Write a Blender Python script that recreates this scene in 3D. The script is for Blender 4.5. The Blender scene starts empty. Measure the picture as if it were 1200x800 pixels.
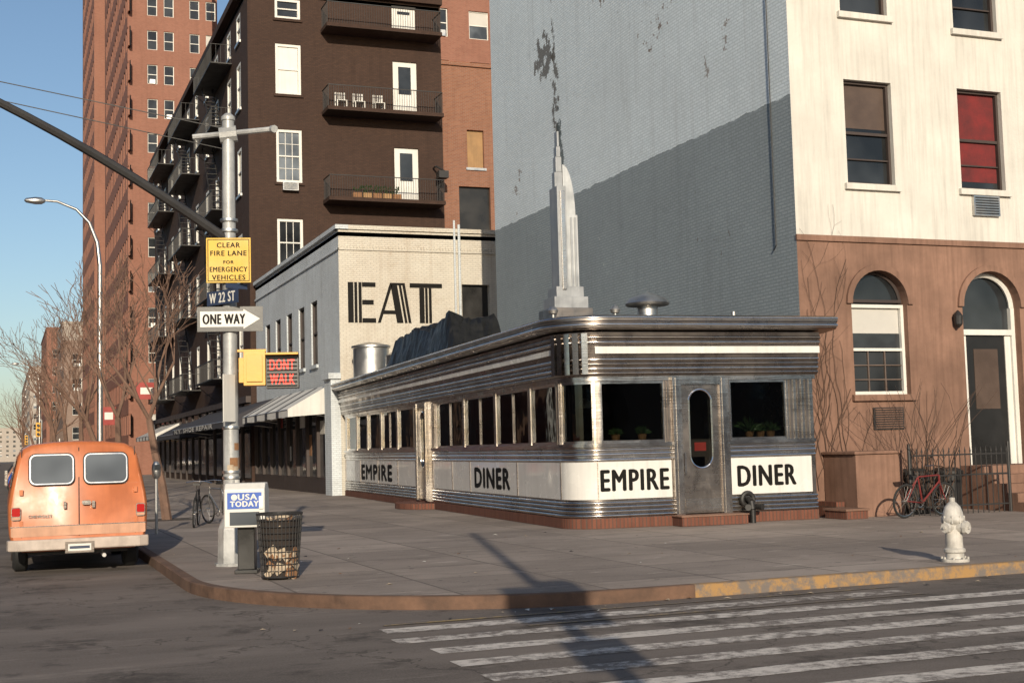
import bpy, bmesh, math, random
from mathutils import Vector, Matrix
random.seed(7)
S=bpy.context.scene
# ------------------------------------------------------------------ materials
def newmat(name):
    m=bpy.data.materials.new(name); m.use_nodes=True
    nt=m.node_tree; b=nt.nodes['Principled BSDF']
    return m,nt,b
def N(nt,t,**k):
    n=nt.nodes.new(t)
    for a,v in k.items(): setattr(n,a,v)
    return n
def mathn(nt,op,a,b=None,c=None):
    n=nt.nodes.new('ShaderNodeMath'); n.operation=op
    for i,x in enumerate((a,b,c)):
        if x is None: continue
        if isinstance(x,(int,float)): n.inputs[i].default_value=x
        else: nt.links.new(x,n.inputs[i])
    return n.outputs[0]
def mixc(nt,fac,a,b,mode='MIX'):
    n=nt.nodes.new('ShaderNodeMix'); n.data_type='RGBA'; n.blend_type=mode
    for i,x in ((0,fac),(6,a),(7,b)):
        if isinstance(x,(int,float)): n.inputs[i].default_value=x
        elif isinstance(x,tuple): n.inputs[i].default_value=(x[0],x[1],x[2],1)
        else: nt.links.new(x,n.inputs[i])
    return n.outputs[2]
def noise(nt,vec,scale,detail=4,rough=.6):
    n=N(nt,'ShaderNodeTexNoise'); n.inputs['Scale'].default_value=scale; n.inputs['Detail'].default_value=detail
    n.inputs['Roughness'].default_value=rough; nt.links.new(vec,n.inputs['Vector']); return n.outputs['Fac']
def ramp(nt,fac,a,b):
    n=N(nt,'ShaderNodeMapRange'); n.inputs[1].default_value=a; n.inputs[2].default_value=b
    nt.links.new(fac,n.inputs[0]); return n.outputs[0]
def bump(nt,b,h,strength,dist=.01):
    n=N(nt,'ShaderNodeBump'); n.inputs['Strength'].default_value=strength; n.inputs['Distance'].default_value=dist
    nt.links.new(h,n.inputs['Height']); nt.links.new(n.outputs[0],b.inputs['Normal'])
def scl(c,k): return tuple(min(1,x*k) for x in c)
def objc(nt): return N(nt,'ShaderNodeTexCoord').outputs['Object']
def wallc(nt):
    o=objc(nt); g=N(nt,'ShaderNodeNewGeometry'); s=N(nt,'ShaderNodeSeparateXYZ'); nt.links.new(o,s.inputs[0])
    q=N(nt,'ShaderNodeSeparateXYZ'); nt.links.new(g.outputs['True Normal'],q.inputs[0])
    k=mathn(nt,'GREATER_THAN',mathn(nt,'ABSOLUTE',q.outputs[0]),.6)
    u=mathn(nt,'ADD',mathn(nt,'MULTIPLY',s.outputs[1],k),mathn(nt,'MULTIPLY',s.outputs[0],mathn(nt,'SUBTRACT',1.0,k)))
    c=N(nt,'ShaderNodeCombineXYZ'); nt.links.new(u,c.inputs[0]); nt.links.new(s.outputs[2],c.inputs[1])
    return c.outputs[0],s.outputs[2],s.outputs[1],u
def mat(name,col,rough=.7,metal=0.,var=.25,scale=1.2,fine=25,bs=.15,streak=0.,spec=.5,coat=0.):
    m,nt,b=newmat(name); o=objc(nt)
    n1=ramp(nt,noise(nt,o,scale,4),.3,.7); n2=noise(nt,o,fine,3)
    c=mixc(nt,n1,scl(col,1-var),scl(col,1+var*.6)); c=mixc(nt,mathn(nt,'MULTIPLY',n2,var),c,scl(col,.5))
    if streak:
        mp=N(nt,'ShaderNodeMapping'); mp.inputs['Scale'].default_value=(6,6,.35); nt.links.new(o,mp.inputs[0])
        st=ramp(nt,noise(nt,mp.outputs[0],1.6,4),.45,.75); c=mixc(nt,mathn(nt,'MULTIPLY',st,streak),c,scl(col,.35))
    nt.links.new(c,b.inputs['Base Color']); b.inputs['Metallic'].default_value=metal
    r=N(nt,'ShaderNodeMapRange'); r.inputs[3].default_value=max(.03,rough-.1); r.inputs[4].default_value=min(1,rough+.12)
    nt.links.new(n1,r.inputs[0]); nt.links.new(r.outputs[0],b.inputs['Roughness'])
    b.inputs['Specular IOR Level'].default_value=spec
    if coat: b.inputs['Coat Weight'].default_value=coat
    if bs: bump(nt,b,n2,bs)
    return m
def brick(name,c1,c2,mortar,bw=.21,rh=.072,ms=.009,bs=.5,dirt=.35,lower=None,patches=None,msm=.1,dcol=None):
    m,nt,b=newmat(name); v,z,y,u=wallc(nt); o=objc(nt)
    t=N(nt,'ShaderNodeTexBrick'); nt.links.new(v,t.inputs['Vector']); t.inputs['Scale'].default_value=1
    t.inputs['Brick Width'].default_value=bw; t.inputs['Row Height'].default_value=rh; t.inputs['Mortar Size'].default_value=ms
    t.inputs['Mortar Smooth'].default_value=msm; t.inputs['Bias'].default_value=-.1
    for k,c in (('Color1',c1),('Color2',c2),('Mortar',mortar)): t.inputs[k].default_value=(*c,1)
    c=t.outputs['Color']; dcol=dcol or scl(c1,.45)
    n1=ramp(nt,noise(nt,o,.35,5,.65),.35,.75)
    c=mixc(nt,mathn(nt,'MULTIPLY',n1,dirt),c,dcol)
    n3=ramp(nt,noise(nt,o,3.2,5,.7),.56,.76); c=mixc(nt,mathn(nt,'MULTIPLY',n3,dirt*1.2),c,dcol)
    mp=N(nt,'ShaderNodeMapping'); mp.inputs['Scale'].default_value=(2.5,2.5,.16); nt.links.new(o,mp.inputs[0])
    st=ramp(nt,noise(nt,mp.outputs[0],1.5,4,.6),.52,.78); c=mixc(nt,mathn(nt,'MULTIPLY',st,dirt*1.2),c,dcol)
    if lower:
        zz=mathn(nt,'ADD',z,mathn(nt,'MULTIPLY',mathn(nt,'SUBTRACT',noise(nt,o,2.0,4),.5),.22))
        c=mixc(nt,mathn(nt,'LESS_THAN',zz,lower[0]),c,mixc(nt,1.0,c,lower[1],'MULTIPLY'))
    if patches:
        nz=noise(nt,o,2.6,6,.7)
        for (py,pz,ry,rz,col,th) in patches:
            d=mathn(nt,'ADD',mathn(nt,'POWER',mathn(nt,'ABSOLUTE',mathn(nt,'DIVIDE',mathn(nt,'SUBTRACT',u,py),ry)),2.0),mathn(nt,'POWER',mathn(nt,'ABSOLUTE',mathn(nt,'DIVIDE',mathn(nt,'SUBTRACT',z,pz),rz)),2.0))
            k=mathn(nt,'GREATER_THAN',mathn(nt,'SUBTRACT',nz,mathn(nt,'MULTIPLY',d,.14)),th)
            c=mixc(nt,mathn(nt,'MULTIPLY',k,.85),c,col)
    nt.links.new(c,b.inputs['Base Color']); b.inputs['Roughness'].default_value=.85; b.inputs['Specular IOR Level'].default_value=.25
    h=mathn(nt,'SUBTRACT',1.0,t.outputs['Fac']); h=mathn(nt,'ADD',h,mathn(nt,'MULTIPLY',noise(nt,o,30,2),.5)); bump(nt,b,h,bs,.012)
    return m
def flat(name,col,rough=.5,metal=0,emis=None,spec=.5):
    m,nt,b=newmat(name); b.inputs['Base Color'].default_value=(*col,1); b.inputs['Roughness'].default_value=rough; b.inputs['Metallic'].default_value=metal
    b.inputs['Specular IOR Level'].default_value=spec
    if emis: b.inputs['Emission Color'].default_value=(*col,1); b.inputs['Emission Strength'].default_value=emis
    return m
def steel(name,col,rough,bs=.05,dirt=.4,stretch=(.5,.5,14)):
    m,nt,b=newmat(name); o=objc(nt)
    mp=N(nt,'ShaderNodeMapping'); mp.inputs['Scale'].default_value=stretch; nt.links.new(o,mp.inputs[0])
    n1=noise(nt,mp.outputs[0],3,4); n2=ramp(nt,noise(nt,o,1.3,5,.7),.4,.75)
    mp2=N(nt,'ShaderNodeMapping'); mp2.inputs['Scale'].default_value=(5,5,.5); nt.links.new(o,mp2.inputs[0]); n3=ramp(nt,noise(nt,mp2.outputs[0],1.5,4),.5,.8)
    c=mixc(nt,mathn(nt,'MULTIPLY',n2,dirt),col,scl(col,.4)); c=mixc(nt,mathn(nt,'MULTIPLY',n3,dirt),c,scl(col,.45))
    nt.links.new(c,b.inputs['Base Color']); b.inputs['Metallic'].default_value=1
    r=N(nt,'ShaderNodeMapRange'); r.inputs[3].default_value=rough*.7; r.inputs[4].default_value=rough*1.5; nt.links.new(n2,r.inputs[0]); nt.links.new(r.outputs[0],b.inputs['Roughness'])
    h=mathn(nt,'ADD',n1,mathn(nt,'MULTIPLY',noise(nt,o,1.8,2),3.0)); bump(nt,b,h,bs*4,.01)
    return m
def glass_thin(name,tint=(.60,.62,.60),base=.02):
    m,nt,b=newmat(name); nt.nodes.remove(b); out=nt.nodes['Material Output']
    t=N(nt,'ShaderNodeBsdfTransparent'); t.inputs[0].default_value=(*tint,1)
    g=N(nt,'ShaderNodeBsdfGlossy'); g.inputs['Roughness'].default_value=.03; g.inputs[0].default_value=(.75,.78,.8,1)
    fr=N(nt,'ShaderNodeFresnel'); fr.inputs[0].default_value=1.5
    o=objc(nt); bn=N(nt,'ShaderNodeBump'); bn.inputs['Strength'].default_value=.15; bn.inputs['Distance'].default_value=.02; nt.links.new(noise(nt,o,1.5,2),bn.inputs['Height']); nt.links.new(bn.outputs[0],g.inputs['Normal'])
    f=mathn(nt,'ADD',fr.outputs[0],base); mx=N(nt,'ShaderNodeMixShader'); nt.links.new(f,mx.inputs[0]); nt.links.new(t.outputs[0],mx.inputs[1]); nt.links.new(g.outputs[0],mx.inputs[2]); nt.links.new(mx.outputs[0],out.inputs[0])
    return m
def glass_dark(name,col=(.02,.022,.024)):
    m,nt,b=newmat(name); o=objc(nt)
    n=noise(nt,o,.45,3); c=mixc(nt,ramp(nt,n,.35,.65),scl(col,.5),scl(col,2.2)); nt.links.new(c,b.inputs['Base Color'])
    b.inputs['Roughness'].default_value=.06; bump(nt,b,noise(nt,o,1.1,2),.25,.02); return m

cream=brick('painted_brick_white',(.59,.555,.48),(.54,.51,.44),(.44,.41,.36),bs=.6,dirt=.36,dcol=(.30,.22,.15))
white_facade=mat('white_stucco',(.60,.57,.515),.85,var=.13,scale=.7,fine=14,bs=.6,streak=.32,spec=.2)
brown_facade=mat('brownstone_stucco',(.25,.145,.104),.9,var=.34,scale=.9,fine=11,bs=.6,streak=.45,spec=.2)
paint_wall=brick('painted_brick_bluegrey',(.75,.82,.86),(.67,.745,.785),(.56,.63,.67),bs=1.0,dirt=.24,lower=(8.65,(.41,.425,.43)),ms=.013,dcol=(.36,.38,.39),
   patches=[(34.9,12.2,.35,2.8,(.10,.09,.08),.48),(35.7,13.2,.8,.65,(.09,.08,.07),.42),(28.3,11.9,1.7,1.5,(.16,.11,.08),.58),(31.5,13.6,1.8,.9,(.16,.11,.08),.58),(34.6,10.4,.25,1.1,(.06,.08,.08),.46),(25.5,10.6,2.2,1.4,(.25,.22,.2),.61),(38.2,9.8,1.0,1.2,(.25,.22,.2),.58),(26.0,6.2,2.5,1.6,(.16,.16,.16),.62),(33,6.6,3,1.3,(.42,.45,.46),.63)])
bluegrey=brick('painted_brick_skylit_grey',(.62,.66,.68),(.56,.60,.62),(.46,.49,.51),bs=.7,dirt=.36,dcol=(.26,.26,.25))  # blue-grey cast of the skylit side wall is put into this brick colour
dark_brick=brick('dark_brown_brick',(.052,.029,.021),(.067,.037,.026),(.042,.028,.022),bs=.4,dirt=.3)
orange_brick=brick('orange_brick',(.27,.115,.065),(.21,.085,.05),(.25,.18,.14),bs=.4,dirt=.3)
tower_brick=brick('tower_red_brick',(.28,.118,.080),(.23,.092,.062),(.25,.16,.12),bs=.2,dirt=.25)
far_brick=brick('distant_brick',(.27,.19,.15),(.23,.16,.13),(.27,.21,.17),dirt=.2)
far_brick2=brick('distant_brick_pale',(.38,.33,.28),(.34,.29,.25),(.36,.32,.28),dirt=.2)
base_brick=brick('base_brick',(.20,.078,.05),(.14,.055,.038),(.10,.07,.055),bw=.075,rh=.2,ms=.01,bs=.8,dirt=.5)
chrome=steel('stainless_steel',(.60,.56,.52),.24,.05,.55)
chrome_d=steel('weathered_steel',(.32,.28,.25),.34,.06,.6)
chrome_b=steel('bright_steel_trim',(.76,.73,.70),.2,.03,.4)
galv=steel('galvanised_metal',(.58,.57,.55),.45,.05,.5)
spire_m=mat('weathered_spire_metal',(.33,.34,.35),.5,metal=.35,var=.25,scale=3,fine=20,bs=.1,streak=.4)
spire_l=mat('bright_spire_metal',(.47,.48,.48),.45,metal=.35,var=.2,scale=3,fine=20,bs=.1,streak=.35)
enamel=mat('porcelain_enamel_white',(.66,.64,.60),.22,var=.07,scale=1.5,fine=6,bs=.02,streak=.18,coat=.3)
white_p=mat('white_paint',(.66,.64,.59),.5,var=.08,fine=12,bs=.08,streak=.15)
black_p=mat('black_paint',(.018,.017,.016),.35,var=.2,bs=.05)
black_l=mat('black_letter',(.008,.007,.006),.6,var=.3,fine=40,bs=.0,spec=.15)
iron=mat('black_iron',(.022,.020,.019),.55,var=.4,bs=.2)
glassb=glass_dark('window_glass'); glassd=glass_thin('diner_glass'); glassl=glass_dark('window_glass_pale',(.09,.10,.11))
blind=mat('window_blind',(.50,.48,.44),.8,var=.1,bs=.0); red_cur=mat('red_curtain',(.15,.016,.016),.8,var=.5,scale=3,bs=.2)
wood=mat('boarded_wood',(.34,.20,.09),.8,var=.3,streak=.3)
rust=mat('rusty_kerb_steel',(.15,.085,.055),.85,var=.55,scale=2.6,fine=18,bs=.6)
pole_m=mat('aluminium_paint_pole',(.42,.42,.41),.45,metal=.2,var=.35,scale=3,fine=30,bs=.2,streak=.5)
yellow=mat('sign_yellow',(.62,.38,.03),.5,var=.14,bs=.03,streak=.2); sig_y=mat('signal_yellow',(.72,.36,.03),.4,var=.18,bs=.05)
tar=mat('roof_tar',(.05,.048,.045),.85,var=.4,bs=.4); tarp=mat('black_tarp',(.009,.009,.009),.5,var=.5,scale=5,fine=9,bs=1.0,spec=.4)
orange_v=mat('orange_car_paint',(.54,.165,.058),.38,var=.2,scale=2.5,fine=20,bs=.04,coat=.3,streak=.28); peach_v=mat('peach_car_paint',(.54,.29,.18),.4,var=.2,scale=3,bs=.03,streak=.35)
bumper_m=mat('bumper_paint',(.48,.40,.34),.35,var=.2,scale=5,bs=.05,streak=.3)
rubber=mat('tyre_rubber',(.02,.02,.02),.8,var=.3); red_l=flat('tail_lamp_red',(.38,.01,.01),.2)
bark=mat('tree_bark',(.17,.10,.07),.9,var=.35,scale=4,bs=.5); vine_m=mat('vine_stem',(.10,.06,.042),.9,var=.3)
canvas_w=mat('awning_canvas_white',(.60,.58,.54),.85,var=.1,bs=.1,streak=.2); canvas_d=mat('awning_canvas_dark',(.035,.033,.04),.8,var=.2,bs=.1)
red_e=flat('signal_red_lit',(.9,.03,.01),.4,emis=1.0); blue_s=mat('sign_blue',(.03,.10,.42),.45,var=.1,bs=.02); navy=mat('sign_navy',(.03,.045,.09),.5,var=.2,bs=.02); green_l=mat('plant_leaf',(.05,.10,.03),.6,var=.5,scale=8,bs=.1)
red_p=mat('red_paint',(.30,.025,.018),.4,var=.2,bs=.03); paper=mat('waste_paper',(.45,.36,.26),.9,var=.35,scale=9,bs=.3); cardb=mat('cardboard',(.26,.13,.06),.9,var=.3,scale=8)
hyd=mat('hydrant_paint',(.54,.51,.46),.5,var=.32,scale=7,fine=30,bs=.25,streak=.55); interior=mat('interior_dark',(.06,.045,.04),.7,var=.3); inter2=mat('interior_wall',(.14,.10,.08),.6,var=.4,scale=2)
leather=mat('stool_leather',(.03,.025,.02),.4); bronze=mat('bronze_panel_and_reflection',(.09,.06,.045),.4,var=.3)
dk=mat('dark_window_frame',(.05,.035,.03),.6,var=.2)
mat_soil=mat('tree_pit_soil',(.06,.045,.035),.95,var=.4,bs=.6)

def ground_mats():
    m,nt,b=newmat('sidewalk_concrete'); o=objc(nt)
    t=N(nt,'ShaderNodeTexBrick'); nt.links.new(o,t.inputs['Vector']); t.offset=0.0
    for k,v in (('Scale',1),('Brick Width',1.52),('Row Height',1.52),('Mortar Size',.018),('Mortar Smooth',.25),('Bias',0)): t.inputs[k].default_value=v
    t.inputs['Color1'].default_value=(.375,.312,.268,1); t.inputs['Color2'].default_value=(.225,.187,.163,1); t.inputs['Mortar'].default_value=(.085,.07,.06,1)
    n1=ramp(nt,noise(nt,o,.28,6,.65),.40,.60); c=mixc(nt,mathn(nt,'MULTIPLY',n1,.6),t.outputs['Color'],(.145,.12,.104))
    mp=N(nt,'ShaderNodeMapping'); mp.inputs['Scale'].default_value=(.4,1.3,1); nt.links.new(o,mp.inputs[0])
    n2=ramp(nt,noise(nt,mp.outputs[0],1.5,7,.75),.52,.66); c=mixc(nt,mathn(nt,'MULTIPLY',n2,.55),c,(.10,.083,.073))
    n3=ramp(nt,noise(nt,o,5.5,3,.5),.67,.70); c=mixc(nt,mathn(nt,'MULTIPLY',n3,.7),c,(.06,.05,.045))
    n6=ramp(nt,noise(nt,mp.outputs[0],2.9,5,.7),.60,.67); c=mixc(nt,mathn(nt,'MULTIPLY',n6,.45),c,(.54,.47,.41))
    n5=ramp(nt,noise(nt,o,45,3,.7),.35,.7); c=mixc(nt,mathn(nt,'MULTIPLY',n5,.28),c,(.44,.38,.33))
    nt.links.new(c,b.inputs['Base Color']); b.inputs['Roughness'].default_value=.88; b.inputs['Specular IOR Level'].default_value=.2
    bump(nt,b,mathn(nt,'SUBTRACT',noise(nt,o,35,4,.7),mathn(nt,'MULTIPLY',t.outputs['Fac'],1.0)),.4,.010); side=m
    m,nt,b=newmat('asphalt'); o=objc(nt)
    mp=N(nt,'ShaderNodeMapping'); mp.inputs['Scale'].default_value=(.35,1.6,1); nt.links.new(o,mp.inputs[0])
    n1=ramp(nt,noise(nt,mp.outputs[0],.35,6,.65),.38,.62); c=mixc(nt,n1,(.085,.071,.062),(.175,.147,.128))
    n2=ramp(nt,noise(nt,o,60,3,.7),.3,.72); c=mixc(nt,mathn(nt,'MULTIPLY',n2,.42),c,(.29,.25,.22))
    n3=ramp(nt,noise(nt,o,1.1,5,.7),.54,.64); c=mixc(nt,mathn(nt,'MULTIPLY',n3,.6),c,(.046,.039,.035))
    n7=ramp(nt,noise(nt,mp.outputs[0],2.2,6,.75),.57,.65); c=mixc(nt,mathn(nt,'MULTIPLY',n7,.38),c,(.31,.265,.23))
    vo=N(nt,'ShaderNodeTexVoronoi',feature='DISTANCE_TO_EDGE'); vo.inputs['Scale'].default_value=.3
    ad=N(nt,'ShaderNodeVectorMath'); ad.operation='ADD'; nn=N(nt,'ShaderNodeTexNoise'); nn.inputs['Scale'].default_value=1.9; nn.inputs['Detail'].default_value=6; nt.links.new(o,nn.inputs['Vector']); nt.links.new(o,ad.inputs[0]); nt.links.new(nn.outputs['Color'],ad.inputs[1]); nt.links.new(ad.outputs[0],vo.inputs['Vector'])
    cr=mathn(nt,'LESS_THAN',vo.outputs['Distance'],.0035); c=mixc(nt,mathn(nt,'MULTIPLY',cr,.5),c,(.04,.035,.03))
    nt.links.new(c,b.inputs['Base Color']); b.inputs['Roughness'].default_value=.85; b.inputs['Specular IOR Level'].default_value=.2
    bump(nt,b,noise(nt,o,55,4,.8),.6,.012); asp=m
    def worn(name,col,th):
        m,nt,b=newmat(name); o=objc(nt)
        n=noise(nt,o,7,7,.8); n2=noise(nt,o,.8,3)
        k=ramp(nt,mathn(nt,'ADD',n,mathn(nt,'MULTIPLY',n2,.5)),th,th+.16)
        c=mixc(nt,k,col,(.15,.126,.11)); nt.links.new(c,b.inputs['Base Color']); b.inputs['Roughness'].default_value=.75; bump(nt,b,noise(nt,o,55,3,.8),.5,.010); return m
    return side,asp,worn('worn_white_marking',(.60,.545,.49),.68),worn('worn_yellow_marking',(.44,.31,.12),.60),worn('worn_yellow_kerb_paint',(.33,.19,.07),.66)
sidewalk_m,asphalt_m,mark_w,mark_y,kerb_y=ground_mats()

# ------------------------------------------------------------------ mesh builder
class M:
    def __init__(s,T=None): s.v=[];s.f=[];s.mi=[];s.mats=[];s.T=T or Matrix.Identity(4)
    def m(s,mt):
        if mt not in s.mats: s.mats.append(mt)
        return s.mats.index(mt)
    def add(s,vs,fs,mt):
        b=len(s.v); s.v+= [tuple(s.T@Vector(p)) for p in vs]; i=s.m(mt)
        for f in fs: s.f.append(tuple(b+k for k in f)); s.mi.append(i)
    def box(s,a0,a1,b0,b1,c0,c1,mt):
        vs=[(x,y,z) for x in (a0,a1) for y in (b0,b1) for z in (c0,c1)]
        s.add(vs,[(0,1,3,2),(4,6,7,5),(0,4,5,1),(2,3,7,6),(0,2,6,4),(1,5,7,3)],mt)
    def cyl(s,p,q,r0,r1,mt,n=12,cap=True):
        p=Vector(p);q=Vector(q);d=(q-p).normalized(); a=d.orthogonal().normalized(); b=d.cross(a); vs=[]
        for k in range(n):
            t=2*math.pi*k/n; e=a*math.cos(t)+b*math.sin(t); vs.append(p+e*r0); vs.append(q+e*r1)
        fs=[(2*k,2*((k+1)%n),2*((k+1)%n)+1,2*k+1) for k in range(n)]
        if cap: fs+= [tuple(2*k for k in range(n))[::-1],tuple(2*k+1 for k in range(n))]
        s.add(vs,fs,mt)
    def tube(s,pts,r,mt,n=8):
        for i in range(len(pts)-1):
            ra=r if not isinstance(r,(list,tuple)) else r[i]; rb=r if not isinstance(r,(list,tuple)) else r[i+1]
            s.cyl(pts[i],pts[i+1],ra,rb,mt,n)
    def lathe(s,c,prof,mt,n=24,axis='z'):
        vs=[];fs=[]
        for (r,z) in prof:
            for k in range(n):
                t=2*math.pi*k/n; x,y=r*math.cos(t),r*math.sin(t)
                p={'z':(x,y,z),'x':(z,x,y),'y':(x,z,y)}[axis]; vs.append((c[0]+p[0],c[1]+p[1],c[2]+p[2]))
        L=len(prof)
        for i in range(L-1):
            for k in range(n): fs.append((i*n+k,i*n+(k+1)%n,(i+1)*n+(k+1)%n,(i+1)*n+k))
        fs.append(tuple(range(n))[::-1]); fs.append(tuple((L-1)*n+k for k in range(n)))
        s.add(vs,fs,mt)
    def torus(s,c,R,r,mt,axis='y',n=28,k=6,T=None):
        vs=[];fs=[]
        for i in range(n):
            t=2*math.pi*i/n
            for j in range(k):
                q=2*math.pi*j/k; rr=R+r*math.cos(q); x,y,z=rr*math.cos(t),rr*math.sin(t),r*math.sin(q)
                p={'y':(x,z,y),'z':(x,y,z),'x':(z,x,y)}[axis]; vs.append((c[0]+p[0],c[1]+p[1],c[2]+p[2]))
        for i in range(n):
            for j in range(k): fs.append((i*k+j,((i+1)%n)*k+j,((i+1)%n)*k+(j+1)%k,i*k+(j+1)%k))
        s.add(vs,fs,mt)
    def prism(s,poly,c0,c1,mt):
        n=len(poly); vs=[(a,b,c0) for a,b in poly]+[(a,b,c1) for a,b in poly]
        s.add(vs,[tuple(range(n))[::-1],tuple(range(n,2*n))]+[(k,(k+1)%n,n+(k+1)%n,n+k) for k in range(n)],mt)
    def wall(s,u0,u1,v0,v1,holes,depth,mt,rev=None):
        us=sorted({u0,u1,*[h[0] for h in holes],*[h[1] for h in holes]}); vs_=sorted({v0,v1,*[h[2] for h in holes],*[h[3] for h in holes]})
        us=[a for a in us if u0<=a<=u1]; vs_=[a for a in vs_ if v0<=a<=v1]
        for i in range(len(us)-1):
            for j in range(len(vs_)-1):
                cu=(us[i]+us[i+1])/2; cv=(vs_[j]+vs_[j+1])/2
                if any(h[0]<cu<h[1] and h[2]<cv<h[3] for h in holes): continue
                s.add([(us[i],vs_[j],0),(us[i+1],vs_[j],0),(us[i+1],vs_[j+1],0),(us[i],vs_[j+1],0)],[(0,1,2,3)],mt)
        for h in holes:
            a,b,c,d=h[:4]
            s.add([(a,c,0),(b,c,0),(b,d,0),(a,d,0),(a,c,-depth),(b,c,-depth),(b,d,-depth),(a,d,-depth)],[(0,1,5,4),(1,2,6,5),(2,3,7,6),(3,0,4,7)],rev or mt)
    def obj(s,name,parent=None,smooth=False,bevel=0,recalc=True):
        me=bpy.data.meshes.new(name); me.from_pydata(s.v,[],s.f); 
        for m in s.mats: me.materials.append(m)
        me.polygons.foreach_set('material_index',s.mi)
        if recalc:
            bm=bmesh.new(); bm.from_mesh(me); bmesh.ops.recalc_face_normals(bm,faces=bm.faces); bm.to_mesh(me); bm.free()
        if smooth:
            me.polygons.foreach_set('use_smooth',[True]*len(me.polygons))
            try: me.set_sharp_from_angle(angle=math.radians(40))
            except Exception: pass
        me.update(); o=bpy.data.objects.new(name,me); bpy.context.collection.objects.link(o)
        if parent:
            o.parent=parent; o.matrix_parent_inverse=Matrix.Translation(-parent.location)
        if bevel:
            md=o.modifiers.new('b','BEVEL'); md.width=bevel; md.segments=2; md.limit_method='ANGLE'
        return o
def empty(name,loc):
    o=bpy.data.objects.new(name,None); o.empty_display_size=.3; o.location=loc; bpy.context.collection.objects.link(o); return o
def frame(orig,u):
    u=Vector(u).normalized(); v=Vector((0,0,1)); n=u.cross(v)
    return Matrix(((u.x,v.x,n.x,orig[0]),(u.y,v.y,n.y,orig[1]),(u.z,v.z,n.z,orig[2]),(0,0,0,1)))
def text(body,T,u0,u1,v0,v1,d,mt,name,parent,bold=0,thick=.006):
    cu=bpy.data.curves.new('t','FONT'); cu.body=body; cu.size=1; cu.resolution_u=3; cu.space_character=1.14
    o=bpy.data.objects.new('t',cu); bpy.context.collection.objects.link(o); dg=bpy.context.evaluated_depsgraph_get(); dg.update()
    me=bpy.data.meshes.new_from_object(o.evaluated_get(dg)); bpy.data.objects.remove(o)
    xs=[v.co.x for v in me.vertices]; ys=[v.co.y for v in me.vertices]; x0,x1,y0,y1=min(xs),max(xs),min(ys),max(ys)
    base=[(u0+(v.co.x-x0)/(x1-x0)*(u1-u0), v0+(v.co.y-y0)/(y1-y0)*(v1-v0)) for v in me.vertices]; fs=[tuple(p.vertices) for p in me.polygons]
    m=M(T); offs=[(0,0)] if not bold else [(-bold,0),(bold,0),(0,bold*.5),(0,-bold*.5)]
    for i,(a,b) in enumerate(offs):
        m.add([(x+a,y+b,d+thick+i*.0006) for x,y in base],fs,mt)
    bpy.data.meshes.remove(me)
    return m.obj(name,parent,recalc=False)
def window(m,u0,u1,v0,v1,rec=.15,fr=white_p,gl=glassb,fw=.07,rows=1,cols=1,sill=None,bl=0,mid=True,sash2=True,blm=None):
    d=-rec
    m.box(u0,u0+fw,v0,v1,d-.02,d+.06,fr); m.box(u1-fw,u1,v0,v1,d-.02,d+.06,fr)
    m.box(u0+fw,u1-fw,v1-fw,v1,d-.02,d+.06,fr); m.box(u0+fw,u1-fw,v0,v0+fw,d-.02,d+.06,fr)
    m.box(u0+.01,u1-.01,v0+.01,v1-.01,d-.04,d-.03+.005,gl)
    vm=(v0+v1)/2
    if mid: m.box(u0+fw,u1-fw,vm-.03,vm+.03,d-.02,d+.045,fr)
    for half in ((v0+fw,vm-.03),(vm+.03,v1-fw)):
        for c in range(1,cols):
            x=u0+fw+(u1-u0-2*fw)*c/cols; m.box(x-.014,x+.014,half[0],half[1],d-.02,d+.02,fr)
        for r_ in range(1,rows):
            y=half[0]+(half[1]-half[0])*r_/rows; m.box(u0+fw,u1-fw,y-.014,y+.014,d-.021,d+.018,fr)
    if bl: m.box(u0+fw+.01,u1-fw-.01,v1-fw-(v1-v0)*bl,v1-fw,d-.024,d-.018,blm or blind)
    if sill: m.box(u0-.09,u1+.09,v0-.13,v0-.003,-rec,.09,sill)

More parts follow.
